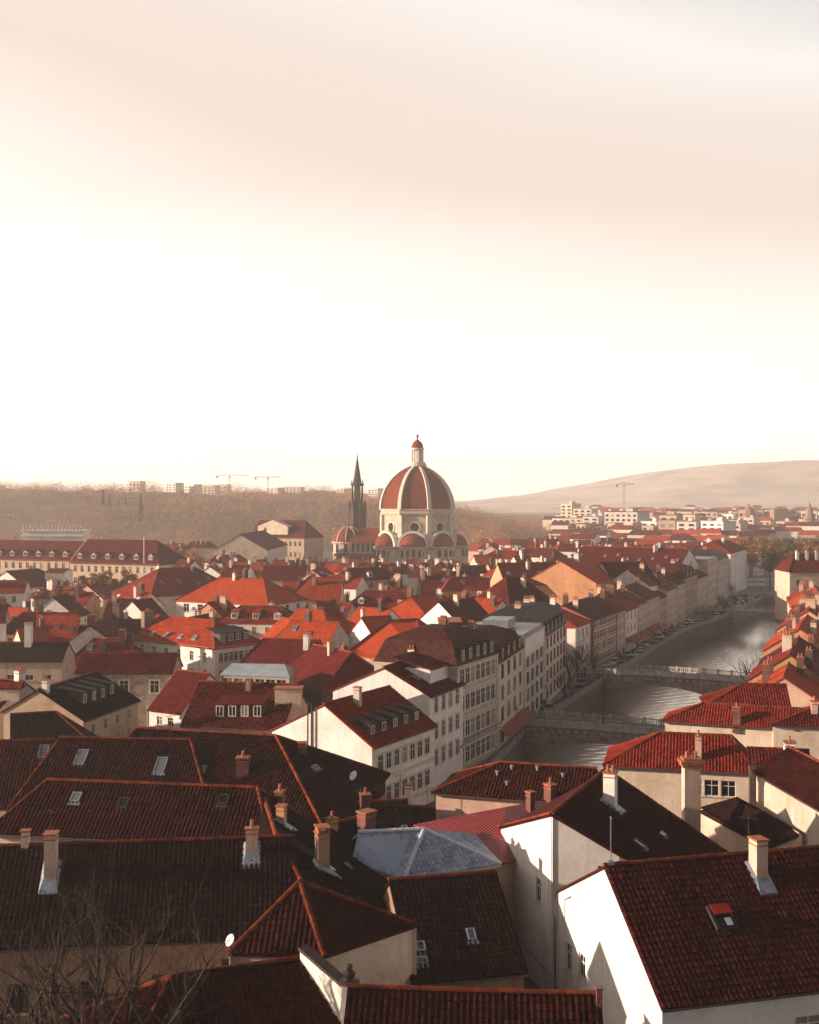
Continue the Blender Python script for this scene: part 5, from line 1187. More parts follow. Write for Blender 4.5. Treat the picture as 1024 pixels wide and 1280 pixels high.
# white corner house, orange front and dark right side
A, B, wf = solve((198, 771), (270, 772), 14, (273, 806), 36)
h = house('corner_house', 'big white corner house, orange roof in front and four dormers on its dark side', at(196, 769, 14), at(268, 776, 14), 14, 6.0, 6.0, 34, hipB=7, roof='orange', wall='white', near=False, wins={'front': (6, 3, 1.0, 1.7, .4, 9.7), 'right': (8, 3, 1.0, 1.7, .4, 9.7)}, wstyle='plain', cornice=True)
for i in range(4): dormer(h, 'right', slope_pt(h, 'right', .2 + i * .19, .2), 1.3, 1.5, 'shed', MATS['slate_dark'], 'white', 'dark')
for i in range(4): skylight(h, 'front', slope_pt(h, 'front', .2 + i * .18, .25), 1.0, .9)
chimney(h, slope_pt(h, 'front', .02, .6), 1.0, 2.2, 2.5, wall_mat('brown'), 2)
h = mh('dark roofed house with two white attic windows left of the white corner house', (150, 775), (192, 774), 12.6, 6.5, 34, 1, roof='maroon', wall='white', dorm=(2, 'front', .2, 1.4, 1.5, 'white', 'shed'), wins={'front': (4, 2, 1.0, 1.6, 2, 8)})
h = mh('white gabled house beside the dark brick fire wall at left', (150, 762), (113, 782), 13.5, 7, 36, 2, roof='maroon', wall='white')
h = mh('bright orange roofed house with three roof windows at left', (47, 767), (98, 766), 13.5, 7.4, 36, 1, roof='orange', wall='cream', sky=3, wins={'front': (4, 2, .9, 1.3, 1, 8)})
st = thing('fire_wall', at(104, 816, 5), 'tall dark brick fire wall with a sunlit edge beside the bright orange roof', 'fire wall'); b = MB(); b.box((0, 0, 0), (2.6, 5, 10.5)); b.obj('wall', wall_mat('brickbrown'), st, (0, 0, 0)).location = (0, 0, .4); b = MB(); b.box((0, 0, 5.75), (2.9, 5.3, .2)); b.obj('coping', M_CAP, st, (0, 0, 0))
h = mh('orange roofed strip house in front of the bright orange roof at left', (22, 786), (60, 784), 11.5, 6, 34, 1, roof='orange', wall='cream')
h = mh('white gable wall with a pipe under a brown roof, left of centre', (165, 751), (190, 748), 14, 7, 40, 1, roof='maroon', wall='white')
h = mh('hipped brown roof with a sunlit upper edge behind the white pipe gable', (199, 711), (243, 709), 17, 10, 34, 2, roof='red', wall='cream', hipA=9, hipB=9, sky=4)
h = mh('wide orange hipped roof above dark loggia windows', (274, 722), (330, 724), 17, 8.5, 32, 2, roof='orange', wall='white', hipA=7, hipB=7, wins={'front': (6, 2, 1.6, 2.0, 5, 11.5), 'right': (3, 2, 1.4, 2, 5, 11.5)})
h = mh('orange roofed white house with a tall chimney right of the loggia house', (385, 722), (428, 722), 16, 8, 33, 2, roof='orange', wall='white', hipA=5, wins={'front': (6, 2, 1.2, 1.6, 4, 10.5)})
h = mh('orange hip-roofed cream house with tall windows at mid left', (372, 761), (405, 763), 13.6, 6.2, 33, 1, roof='orange', wall='cream', hipB=6, wins={'front': (3, 2, 1.1, 2.2, 2, 9.3)})
h = mh('sunlit cream garden house with an arched gable before the orange hip roof', (352, 772), (366, 774), 12.5, 5, 38, 0, roof='orange', wall='ochre', wins={'front': (2, 2, .9, 1.4, 2, 8)})
h = mh('dark brown roof stepping down right of the blue grey pavilion', (392, 806), (440, 816), 13, 7, 36, 2, roof='maroon', wall='brickbrown', hipB=3)
h = mh('second dark brown roof in the shade right of the pavilion', (330, 798), (400, 800), 12, 7, 34, 2, roof='maroon', wall='brown', hipA=3)
h = mh('half-dark half-orange roof left of the big orange hip', (452, 772), (488, 770), 13, 7, 34, 1, roof='orange', wall='white', sky=2)
# the big orange hip roof on the stone corner house
Pn, Pl = at(532, 829, 10.2), at(431, 818, 10.2); Pr = at(578, 812, 10.2); Pb = Pl + Pr - Pn
tA, tB = at(486, 776, 14.6), at(522, 774, 14.6)
h = custom('stone_corner_house', 'stone corner house under a big sunlit orange hip roof with a red dark flank', {'l': Pl, 'n': Pn, 'r': Pr, 'b': Pb, 's': tA, 't': tB}, {'front': ['l', 'n', 't', 's'], 'right': ['n', 'r', 't'], 'back': ['r', 'b', 's', 't'], 'left': ['b', 'l', 's']}, [('l', 'n', [(2 + 2.4 * i, 5, 3.2 + 2.4 * i, 7.2) for i in range(5)]), ('n', 'r'), ('r', 'b'), ('b', 'l')], 'orange', 'block', near=True, caps=[('l', 's'), ('n', 't'), ('s', 't'), ('r', 't'), ('b', 's')])
h['ang'] = -.5
for px in (457, 485, 516): skylight(h, 'front', on(h, 'front', px, 812), .9, .8, 'dark')
for px, py in ((540, 806), (549, 804)): skylight(h, 'right', on(h, 'right', px, py), .9, 1.2)
st = thing('fire_wall', at(562, 826, 12), 'grey brick fire wall between the orange hip and the stone mansion', 'fire wall'); b = MB(); b.box((0, 0, 0), (3.2, 7, 12)); b.obj('wall', wall_mat('brickbrown'), st, (0, 0, 0)); b = MB(); b.box((0, 0, 6.1), (3.5, 7.3, .18)); b.obj('coping', M_CAP, st, (0, 0, 0))
h = mh('white gabled house with a brown wood front above the stone mansion', (548, 752), (592, 748), 15.5, 6, 36, 2, roof='maroon', wall='white', wins={'front': (3, 1, 1.6, 1.8, 7, 10)})
h = mh('small orange roof left of the white gable with the wood front', (514, 746), (540, 742), 14.5, 6.5, 33, 1, roof='orange', wall='tan', hipA=4, wins={'front': (4, 2, .9, 1.4, 3, 9)})
h = mh('orange and brown roof behind the zinc flat roof', (596, 748), (628, 750), 14, 7, 34, 2, roof='orange', wall='white')
h = mh('maroon steep hip roof in the centre of the rooftops', (632, 722), (650, 721), 18, 9, 42, 2, roof='maroon', wall='cream', hipA=7, hipB=7)
h = mh('long maroon roof with a pale end wall, right of the steep hip', (622, 704), (716, 703), 19, 8, 34, 3, roof='maroon', wall='orangewall', sky=5, wins={'front': (12, 2, 1.2, 1.6, 6, 13)})
h = mh('glowing orange gable house in the sun, right of centre', (738, 694), (700, 701), 20, 10, 30, 1, roof='orange', wall='orangewall', wins={'left': (4, 3, 1.2, 1.8, 3, 13)})
h = mh('very long maroon roof in front of the apartment blocks', (728, 683), (862, 686), 20, 11, 30, 4, roof='maroon', wall='white', sky=9)
h = mh('dark maroon roof with a white parapet under the very long roof', (752, 703), (806, 702), 18.5, 9, 34, 1, roof='maroon', wall='cream')
h = mh('second dark maroon roof sweeping to a white gable near the quay row', (784, 712), (806, 708), 17, 6.5, 34, 2, roof='red', wall='white')
# left palace, white pavilion, centre palace
def palace(label, A, B, zr, w, ze_rows, roof='maroon', wall='tan', hipB=8, hipA=0, pf=38, cols=16, ndorm=8, wins_right=None, name='palace'):
    return_h = house(name, label, A, B, zr, w, pf=pf, roof=roof, wall=wall, hipA=hipA, hipB=hipB, wins={'front': (cols, ze_rows, 1.3, 2.4, .5, zr - w * math.tan(R(pf)))}, cornice=True, cat='palace', group='long palace wings')
    for i in range(ndorm): dormer(return_h, 'front', slope_pt(return_h, 'front', (i + .5) / ndorm, .2), 1.8, 1.6, 'gable', tile(roof), 'white', 'tan')
    return return_h
h = palace('left half of the long tan palace, its maroon roof lined with small dormers', atY(-40, 675, 470), atY(104, 676, 452), 20.5, 9, 3, hipB=0, cols=16, ndorm=9)
h = palace('right half of the long tan palace with hipped end and blank end wall', atY(110, 675, 442), atY(196, 676, 430), 21.5, 10.5, 3, hipB=8, cols=12, ndorm=6)
b = MB(); b.tube([(0, 0, 0), (0, 0, 9)], .12, 6); b.box((0, 0, 9.05), (.4, .4, .1)); p = atY(180, 697, 415); tag(b.obj('flagpole', M_WHITEP, None, (0, 0, 0)), 'slim white pole in front of the right palace roof', 'flagpole').location = (p.x, p.y, p.z - 2)
wp = thing('white_attic_block', atY(70, 674, 520), 'white block with a crown of pale statues above the left palace roof', 'building'); wp.location.z = 0
b = MB(); X0, X1 = atY(33, 655, 520).x - wp.location.x, atY(108, 655, 520).x - wp.location.x
b.box(((X0 + X1) / 2, 0, 11.5), (X1 - X0, 12, 23)); b.box(((X0 + X1) / 2, 0, 20.6), (X1 - X0 + .8, 12.8, .5)); b.box(((X0 + X1) / 2, 0, 22.8), (X1 - X0 + .8, 12.8, .5)); b.obj('wall', wall_mat('white'), wp, (0, 0, 0))
for i in range(17):
    b = MB(); b.lathe([(.45, 0), (.45, .5), (.3, .6), (.38, 1.3), (.28, 1.8), (.2, 2.0), (.24, 2.2), (0, 2.45)], (X0 + (X1 - X0) * (i + .5) / 17, -6, 23), 6); b.obj('statue', M_STONE, wp, (0, 0, 0))
h = palace('cream palace with a tall pediment and maroon roof left of the cathedral', atY(325, 652, 620), atY(382, 652, 610), 25.5, 11, 3, hipB=5, cols=11, ndorm=0, wall='tan')
b = MB(); M = frame_mat(h['d'], h['r'], UP, slope_pt(h, 'front', .42, .25)); b.box((0, .3, 1.5), (17, 1.5, 4), 0, M); b.poly([M @ Vector((-9, 1.2, 3.5)), M @ Vector((9, 1.2, 3.5)), M @ Vector((0, 1.2, 6.8))], 0); b.poly([M @ Vector((-9, 1.2, 3.5)), M @ Vector((0, 1.2, 6.8)), M @ Vector((0, -5, 6.8)), M @ Vector((-9, -5, 3.5))], 0); b.poly([M @ Vector((9, 1.2, 3.5)), M @ Vector((0, 1.2, 6.8)), M @ Vector((0, -5, 6.8)), M @ Vector((9, -5, 3.5))], 0); b.obj('pediment', wall_mat('cream'), h['root'])
h = mh('low palace wing with a pale gable, left end of the cream palace', (300, 668), (330, 663), 21, 12, 30, 2, roof='maroon', wall='cream', cat='palace', hipA=0, wins={'front': (7, 2, 1.3, 2, 3, 13)})
h = mh('small white four-windowed house in front of the long tan palace', (62, 711), (86, 711), 15.5, 5, 8, 0, roof='maroon', wall='white', wins={'front': (3, 2, 1.2, 1.6, 5.5, 14)})
h = mh('dark hipped roof with a white wall left of the four-windowed house', (8, 714), (48, 711), 15.5, 8, 30, 1, roof='maroon', wall='white', hipB=5)
h = mh('long white building with low windows below the dark apse', (330, 707), (384, 707), 16, 7, 30, 1, roof='maroon', wall='white', wins={'front': (7, 2, 1.2, 1.5, 3, 11)})
# ================================================================ the rest of the old town, house by house
ORD = ['first', 'second', 'third', 'fourth', 'fifth', 'sixth', 'seventh', 'eighth', 'ninth', 'tenth', 'eleventh', 'twelfth', 'thirteenth', 'fourteenth', 'fifteenth', 'sixteenth', 'seventeenth', 'eighteenth', 'nineteenth', 'twentieth', 'twenty-first', 'twenty-second', 'twenty-third', 'twenty-fourth', 'twenty-fifth', 'twenty-sixth']
FA = FOOT
def free(x, y, rr):
    for fx, fy in FA:
        if (fx - x) ** 2 + (fy - y) ** 2 < rr * rr: return False
    return True
rows_y = [(212, 11.6), (232, 12), (251, 12.4), (270, 12.6), (290, 12.8), (311, 13.2), (333, 13.6), (356, 13.9), (380, 14.2), (406, 14.4), (433, 14.6), (462, 14.7), (493, 14.8), (526, 15), (562, 15), (600, 14.5)]
RN = ['first', 'second', 'third', 'fourth', 'fifth', 'sixth', 'seventh', 'eighth', 'ninth', 'tenth', 'eleventh', 'twelfth', 'thirteenth', 'fourteenth', 'fifteenth', 'last']
nfill = 0
for ri, (yy, zb) in enumerate(rows_y):
    xl, xr = -yy * .36, bank(BL, yy) - 15 if yy < 486 else yy * .245
    x = xl; k = 0
    while x < xr:
        wd = rnd.uniform(7.5, 14); x += wd * .5; yj = yy + rnd.uniform(-6, 6)
        big = rnd.random() < .12
        if free(x, yj, 7.8) and k < 26:
            ang = rnd.choice([0.0, .12, -.2, -.35, -.5, -.62, .3, 1.25, 1.4]) + rnd.uniform(-.08, .08); dv = Vector((math.cos(ang), math.sin(ang), 0)); hw = rnd.uniform(4.0, 5.9); L2 = max(1.5, wd * .5 - 1.2)
            zr = zb + rnd.uniform(-1.6, 2.0); pxx = CX + F * x / yj; lim = CH - (704 - HY) * yj / F if 395 < pxx < 610 else 99; lim = min(lim, CH - (732 - HY) * yj / F) if pxx < 218 and yj > 320 else min(lim, CH - (701 - HY) * yj / F) if 285 < pxx < 425 and yj > 380 else lim; zr = max(6.5, min(zr, lim + rnd.uniform(-.8, .6))); hip = rnd.random() < .42; c = Vector((x, yj, 0)); rf = rnd.choices(['orange', 'red', 'maroon', 'black'], [.27, .42, .30, .01])[0]; wl = rnd.choices(['white', 'cream', 'pink', 'tan', 'ochre', 'brickbrown', 'grey', 'orangewall'], [.36, .24, .12, .1, .06, .05, .03, .04])[0]
            word = {'orange': 'orange', 'red': 'red', 'maroon': 'dark red', 'black': 'dark brown'}[rf]; hp = 4.0 if hip else 0
            lab = f"{word} {'hip' if hip else 'gable'} roof, {dict(brickbrown='brick', orangewall='orange').get(wl, wl)} walls, {ORD[k]} from left in {RN[ri]} row back"
            pf = rnd.uniform(30, 42); zev = zr - hw * math.tan(R(pf)); wn = {}
            fr = max(1, int((2 * L2 + 2 * hp) / 3.2))
            if yy < 430: wn = {'front': (fr, 2, 1.0, 1.5, max(.5, zev - 6.4), zev), 'left': (2, 2, .9, 1.4, max(.5, zev - 6.4), zev)}
            h = house('town_house', lab, c - dv * L2, c + dv * L2, zr, hw, None, pf, hipA=hp, hipB=hp, roof=rf, wall=wl, wins=wn, group='dense old town houses')
            for j in range(rnd.randint(1, 3)): chimney(h, slope_pt(h, rnd.choice(['front', 'back']), .1 + .8 * rnd.random(), .6 + .35 * rnd.random()), .7 + rnd.random() * .4, .8 + rnd.random() * .9, 1.4 + rnd.random() * 1.4, None, rnd.randint(0, 3) if yy < 350 else 0)
            if yy < 420 and rnd.random() < .6:
                if rnd.random() < .5:
                    n_ = rnd.randint(1, 3)
                    for j in range(n_): dormer(h, 'front', slope_pt(h, 'front', (j + .6) / (n_ + .2), .22), 1.3, 1.3, rnd.choice(['shed', 'gable']), tile(rf), 'white', rnd.choice(['white', 'tan', 'dark']))
                else:
                    for j in range(rnd.randint(1, 4)): skylight(h, 'front', slope_pt(h, 'front', .1 + .8 * rnd.random(), .15 + .5 * rnd.random()), .9, 1.2, rnd.choice(['grey', 'dark']))
            if yy < 330 and rnd.random() < .5: aerial(h)
            k += 1; nfill += 1
        x += wd * .5 + rnd.uniform(-.5, 1.0)
print('fill houses', nfill)
# ================================================================ far city
def block(name, label, px0, px1, pytop, Y, depth, wall, roof='flat_roof_zinc', storeys=5, bands=True, group=None, zb=0.0, cat='building', hut=True):
    a, b = atY(px0, pytop, Y), atY(px1, pytop, Y); zt = a.z; c = Vector(((a.x + b.x) / 2, Y, zb)); wd = b.x - a.x
    root = thing(name, c, label, cat, group); m = MB(); hgt = zt - zb
    m.box((0, depth / 2, hgt / 2), (wd, depth, hgt)); m.obj('wall', wall_mat(wall), root, (0, 0, 0))
    m = MB(); m.box((0, depth / 2, hgt + .25), (wd + .8, depth + .8, .5))
    m.obj('roof', MATS[roof] if roof in MATS else tile(roof), root, (0, 0, 0))
    if hut: m = MB(); m.box((wd * .15, depth / 2, hgt + 1.6), (wd * .22, depth * .4, 2.6)); m.obj('roof_hut', wall_mat(wall), root, (0, 0, 0))
    root.rotation_euler = (0, 0, R(-rnd.uniform(18, 48)))
    if bands:
        st = hgt / (storeys + .4); n = max(2, int(wd / 5.5)); n = min(n, 14)
        wm = ('fw', round(wd / n, 1), round(st, 1))
        if wm not in WCACHE:
            q = MB(); q.box((0, 0, 0), (wd / n * .52, .3, st * .5)); q.box((0, -.1, -st * .27), (wd / n * .6, .5, .2), 1); WCACHE[wm] = q.mesh('window', [M_PANE, M_STONE])
        for s in range(storeys):
            for i in range(n): link('window', WCACHE[wm], root, Matrix.Translation((-wd / 2 + wd * (i + .5) / n, -.02, st * (s + .62))))
    return root
G1 = 'apartment blocks beyond the old town'
BK = [(690, 728, 648, 1150, 18, 'cream', 6, 'tall pale apartment block with terraced balconies, leftmost of the far blocks'), (728, 748, 646, 1120, 16, 'white', 6, 'narrow white apartment block beside the terraced one'),
      (752, 800, 640, 1050, 20, 'grey', 6, 'grey slab of flats with close-set windows below the thin crane'), (800, 822, 652, 1020, 16, 'white', 5, 'bright sunlit white block right of the grey slab'),
      (824, 846, 644, 1000, 16, 'tan', 5, 'tan block with a long eave in the far middle'), (846, 870, 652, 960, 16, 'white', 5, 'bright white block with square sunlit front, second from the trees'),
      (874, 906, 652, 900, 18, 'white', 6, 'bright white six storey block with rows of windows near the autumn trees'), (906, 926, 655, 930, 15, 'pink', 5, 'dusky block behind the bright six storey one'),
      (700, 716, 630, 1350, 20, 'cream', 8, 'tall pale tower block standing above the far terraces'), (716, 740, 636, 1300, 20, 'cream', 7, 'stepped pale block right of the far tower block')]
for px0, px1, pt, Y, dp, wl, stn, lb in BK: block('apartment_block', lb, px0, px1, pt, Y, dp, wl, 'maroon' if wl in ('tan', 'grey') else 'flat_roof_zinc', stn, group=G1)
nb = 0
for rw_, (Yb_, pt_, a_, b__) in enumerate([(1180, 648, 690, 1030), (1420, 642, 694, 1030), (1000, 655, 720, 930)]):
    px_ = a_; k_ = 0
    while px_ < b__:
        wd_ = rnd.uniform(11, 22); block('apartment_block', f"hazy pale block of flats, {['first', 'second', 'third', 'fourth', 'fifth', 'sixth', 'seventh', 'eighth', 'ninth', 'tenth', 'eleventh', 'twelfth', 'thirteenth', 'fourteenth', 'fifteenth', 'sixteenth', 'seventeenth', 'eighteenth', 'nineteenth', 'twentieth'][min(k_, 19)]} from the left in the {['middle', 'back', 'front'][rw_]} line of far blocks", px_, px_ + wd_, pt_ + rnd.uniform(-5, 4), Yb_ + rnd.uniform(-30, 30), 12, rnd.choice(['cream', 'pink', 'white', 'tan']), rnd.choice(['maroon', 'flat_roof_zinc', 'red']), rnd.randint(3, 5), group=G1, hut=rnd.random() < .4)
        px_ += wd_ + rnd.uniform(2, 10); k_ += 1
def far_house(px, pyr, Y, wd, wl, rf, label, i, zb=0.0, group='far roofs of the outer town'):
    p = atY(px, pyr, Y); hw = 6
    return house('far_house', label, Vector((p.x - wd / 2, Y, 0)), Vector((p.x + wd / 2, Y - wd * rnd.uniform(.1, .7), 0)), p.z, hw, None, 30, hipA=3 if i % 2 else 0, hipB=3 if i % 3 else 0, roof=rf, wall=wl, caps=False, group=group, z0=zb, wins={})
i = 0
for rowi, (Y, py, p0, p1) in enumerate([(690, 682, 590, 930), (740, 676, 600, 930), (800, 669, 660, 915), (900, 663, 700, 930), (1000, 659, 690, 1010), (1120, 653, 690, 1040), (1250, 648, 680, 1040), (1450, 642, 690, 1040), (1650, 639, 700, 1040), (1900, 636, 720, 1040), (2200, 634, 740, 1040)]):
    px = p0; k = 0
    while px < p1 and k < 26:
        wd = rnd.uniform(10, 19); px += wd * F / Y * .55
        far_house(px, py + rnd.uniform(-3, 4), Y + rnd.uniform(-15, 15), wd, rnd.choice(['white', 'white', 'cream', 'pink']), rnd.choice(['red', 'maroon', 'orange', 'maroon']), f"hazy far house, {ORD[k]} from the left in the {['nearest', 'second', 'third', 'fourth', 'fifth', 'sixth', 'seventh', 'eighth', 'ninth', 'tenth', 'last'][rowi]} far row on the right", i)
        px += wd * F / Y * .55; i += 1; k += 1
# far church towers
def far_tower(label, px, pytop, Y, wd, kind):
    p = atY(px, pytop, Y); root = thing('church_tower', (p.x, Y, 0), label, 'tower'); m = MB(); h = p.z
    if kind == 'dome': m.lathe([(wd / 2, 0), (wd / 2, h * .62), (wd * .55, h * .64), (wd * .42, h * .78), (wd * .16, h * .86), (wd * .12, h * .93), (.1, h)], (0, 0, 0), 8)
    elif kind == 'spire': m.lathe([(wd / 2, 0), (wd / 2, h * .5), (wd * .58, h * .52), (.2, h)], (0, 0, 0), 8)
    else: m.box((0, 0, h * .45), (wd, wd, h * .9)); m.lathe([(wd * .75, h * .9), (.3, h)], (0, 0, 0), 4, ph=PI / 4)
    m.obj('shaft', wall_mat('brown'), root, (0, 0, 0)); return root
far_tower('far domed church tower against the pale hills', 936, 629, 1300, 13, 'dome'); far_tower('squat far square tower right of the domed one', 974, 633, 1250, 15, 'box'); far_tower('far pointed church spire near the right edge', 1012, 627, 1150, 10, 'spire')
# white buildings on the wooded hill
HB = [(205, 222, 604, 1500, 'white', 5, 'bright white block on the hilltop, left end'), (224, 246, 606, 1520, 'white', 4, 'long white flats on the hilltop beside the bright block'), (248, 270, 607, 1550, 'cream', 4, 'cream flats on the hilltop'), (272, 284, 606, 1600, 'white', 3, 'small white hilltop block under the left crane'), (330, 350, 610, 1600, 'cream', 3, 'pale hilltop building under the right crane'), (356, 376, 609, 1650, 'white', 3, 'white hilltop building left of the bare knoll'), (418, 432, 611, 1650, 'cream', 4, 'cream hilltop building left of the spire'), (458, 474, 611, 1600, 'white', 4, 'white hilltop building between spire and dome'), (160, 176, 602, 1650, 'cream', 3, 'half hidden cream building among the hilltop trees')]
for px0, px1, pt, Y, wl, stn, lb in HB:
    xm = ((px0 + px1) / 2 - CX) * Y / F; block('hill_block', lb, px0, px1, pt, Y, 14, wl, 'flat_roof_zinc', stn, zb=wood_h(xm / (1 + (Y - 790) / 1500 * .8), Y) - 1, group='white buildings on the wooded hill', hut=False)
# tower cranes
def crane(label, px, pybase, pytop, Y, jl, jr, pyj):
    p0 = atY(px, pybase, Y); zt = atY(px, pytop, Y).z; zj = atY(px, pyj, Y).z; x0, x1 = (jl - px) * Y / F, (jr - px) * Y / F
    root = thing('tower_crane', (p0.x, Y, p0.z), label, 'crane', 'tower cranes on the skyline'); cm = plain('crane_yellow', (.55, .40, .24), .6)
    m = MB(); hh = zt - p0.z; w_ = 1.1; zj -= p0.z
    for sx in (-1, 1):
        for sy in (-1, 1): m.tube([(sx * w_, sy * w_, 0), (sx * w_, sy * w_, zj)], .14, 4)
    n = int(zj / 3)
    for k in range(n):
        s = 1 if k % 2 else -1; m.tube([(-s * w_, -w_, k * 3), (s * w_, -w_, k * 3 + 3)], .09, 4); m.tube([(-s * w_, w_, k * 3), (s * w_, w_, k * 3 + 3)], .14, 4)
    m.tube([(0, 0, zj), (0, 0, hh)], .3, 4); m.obj('mast', cm, root, (0, 0, 0))
    m = MB(); m.tube([(x0, 0, zj), (x1, 0, zj)], .2, 4); m.tube([(x0, 0, zj), (0, 0, hh), (x1, 0, zj)], .13, 4); m.tube([(min(x0, x1) * .9, 0, zj + 1.4), (max(x0, x1) * .9, 0, zj + 1.4)], .2, 4)
    for k in range(24): t = k / 24; xx = x0 + (x1 - x0) * t; m.tube([(xx, 0, zj), (xx + (x1 - x0) / 48, 0, zj + 1.4)], .1, 4)
    m.obj('jib', cm, root, (0, 0, 0)); e = x1 if abs(x1) < abs(x0) else x0; m = MB(); m.box((e * .9, 0, zj - 1.2), (2.5, 1.5, 2.5)); m.obj('counterweight', M_CONC, root, (0, 0, 0)); m = MB(); m.box((0, -1.2, zj - 1.4), (1.5, 1.4, 1.9)); m.obj('cab', cm, root, (0, 0, 0))
crane('faint tower crane on the left of the hilltop skyline', 287, 612, 592, 1560, 270, 312, 595); crane('tower crane with a long jib above the hilltop', 335, 612, 592, 1500, 318, 352, 597); crane('thin pale tower crane above the apartment blocks', 780, 645, 602, 1400, 770, 794, 606)
# ================================================================ trees
def clump_mesh(name, mats, centers, n, rr, leaf, seed, flat=.8, mixd=1.0):
    """many small leaf faces spread through crown volumes"""
    rg = np.random.RandomState(seed); V_ = []; Mi = []
    for (c, sc_) in centers:
        p = rg.normal(size=(n, 3)); p /= np.linalg.norm(p, axis=1)[:, None]; p *= (rg.uniform(.15, 1, n) ** .5)[:, None] * rr * sc_; p[:, 2] *= flat
        lump = np.sin(p[:, 0] * 2.1 / rr * 2 + c[0]) * np.cos(p[:, 1] * 2.3 / rr * 2 + c[1]); p *= (1 + .22 * lump)[:, None]
        p += np.array(c); d1 = rg.normal(size=(n, 3)); d2 = rg.normal(size=(n, 3)); s = leaf * (rg.uniform(.5, 1.3, n) * np.clip(1.45 - np.linalg.norm(p - np.array(c), axis=1) / (rr * sc_), .35, 1.1))[:, None]
        d1 = d1 / np.linalg.norm(d1, axis=1)[:, None] * s; d2 = d2 / np.linalg.norm(d2, axis=1)[:, None] * s * .6
        V_.append(np.stack([p - d1, p + d2 * .7, p + d1, p - d2], 1).reshape(-1, 3)); Mi.append(np.where(rg.rand(n) < mixd, rg.randint(0, len(mats), n), int(max(0, min(len(mats) - 1, (noise.noise(Vector((c[0] / 70, c[1] / 110, 7))) * 1.5 + .5) * len(mats) + rg.uniform(-.6, .6))))))
    v = np.concatenate(V_); m = np.concatenate(Mi).astype(np.int32); me = bpy.data.meshes.new(name); nq = len(v) // 4
    me.vertices.add(len(v)); me.vertices.foreach_set('co', v.astype(np.float32).ravel()); me.loops.add(len(v)); me.loops.foreach_set('vertex_index', np.arange(len(v), dtype=np.int32))
    me.polygons.add(nq); me.polygons.foreach_set('loop_start', np.arange(0, len(v), 4, dtype=np.int32)); me.polygons.foreach_set('loop_total', np.full(nq, 4, dtype=np.int32)); me.polygons.foreach_set('material_index', m)
    for x in mats: me.materials.append(x)
    me.update(calc_edges=True); me.validate(); return me
def leafm(n, c): return plain(n, c, .85, 0, .1)
BRN = [leafm('twigs_dark', (.17, .080, .045)), leafm('twigs_brown', (.36, .175, .088)), leafm('twigs_rust', (.46, .215, .10))]  # twig tones brightened in place of haze over the distant wood
AUT = [leafm('leaves_amber', (.30, .115, .028)), leafm('leaves_rust', (.22, .070, .022)), leafm('leaves_olive', (.14, .085, .028))]
GRN = [leafm('needles_dark', (.022, .022, .014)), leafm('needles_mid', (.04, .034, .02))]
M_TWIG = plain('twig_bark', (.028, .013, .009), .85, var=.9, scale=.7)
M_BARK = plain('bark', (.055, .038, .030), .9, var=.4, scale=6)
rg = np.random.RandomState(5); cs = []
for _ in range(14000):
    y = rg.uniform(850, 1420) if rg.rand() < .72 else rg.uniform(1420, 2000); x = rg.uniform(-.40 * y, .17 * y); xu = x / (1 + (y - 790) / 1500 * .8); hz = wood_h(xu, y)
    pxc = CX + F * x / y; blk = any(a - 4 < pxc < b_ + 4 and y > Yb - 420 for a, b_, _, Yb, *_r in HB) and rg.rand() < .85
    if blk or noise.noise(Vector((x / 60, y / 90, 9))) > .33: continue
    if hz > 1.2 or (x > -250 and y < 900 and x < -60 and rg.rand() < .1): sc_ = rg.uniform(.5, 1.0) ** 2.4 * 1.95 * (1 + .45 * noise.noise(Vector((x / 45, y / 45, 2)))); cs.append(((x, y, hz + 3.6 * sc_), sc_))
    if len(cs) >= 3400: break
o = link('woods', clump_mesh('woods', BRN, cs, 130, 6.2, .6, 2, 1.25, .3)); tag(o, 'brown leafless wood covering the low hill behind the town', 'woods', kind='stuff')
def conifer(px, pyt, pyb, Y, label):
    p = atY(px, pyb, Y); hh = atY(px, pyt, Y).z - p.z; root = thing('conifer', p, label, 'tree', 'dark conifers on the wooded hill'); m = MB(); m.tube([(0, 0, -2), (0, 0, hh * .95)], [.5, .08], 6); m.obj('trunk', M_BARK, root, (0, 0, 0))
    rg = np.random.RandomState(int(px)); n = 700; t = rg.uniform(0, 1, n) ** .8; r_ = (1 - t) * hh * .16 * (.5 + .5 * rg.rand(n)) * (1 - .35 * ((t * 9) % 1)); a = rg.uniform(0, 6.28, n)
    cen = np.stack([r_ * np.cos(a), r_ * np.sin(a), hh * (.06 + .94 * t)], 1); V_ = []
    d = np.stack([np.cos(a), np.sin(a), -.45 + 0 * a], 1) * .9; s = np.stack([-np.sin(a), np.cos(a), 0 * a], 1) * .45
    m = MB()
    for k in range(n): m.poly([cen[k] - d[k] * .5, cen[k] + s[k], cen[k] + d[k], cen[k] - s[k]], k % 2)
    m.obj('crown', GRN, root, (0, 0, 0))
for px, t, b_, Y, lb in ((129, 612, 640, 1050, 'slim dark conifer, leftmost on the hill'), (137, 618, 646, 1050, 'shorter dark conifer second from the left on the hill'), (157, 622, 645, 1060, 'small dark conifer midway on the hill'), (176, 617, 654, 980, 'tallest dark conifer on the hill, rightmost'), (148, 626, 646, 1060, 'faint conifer between the short ones on the hill')): conifer(px, t, b_, Y, lb)
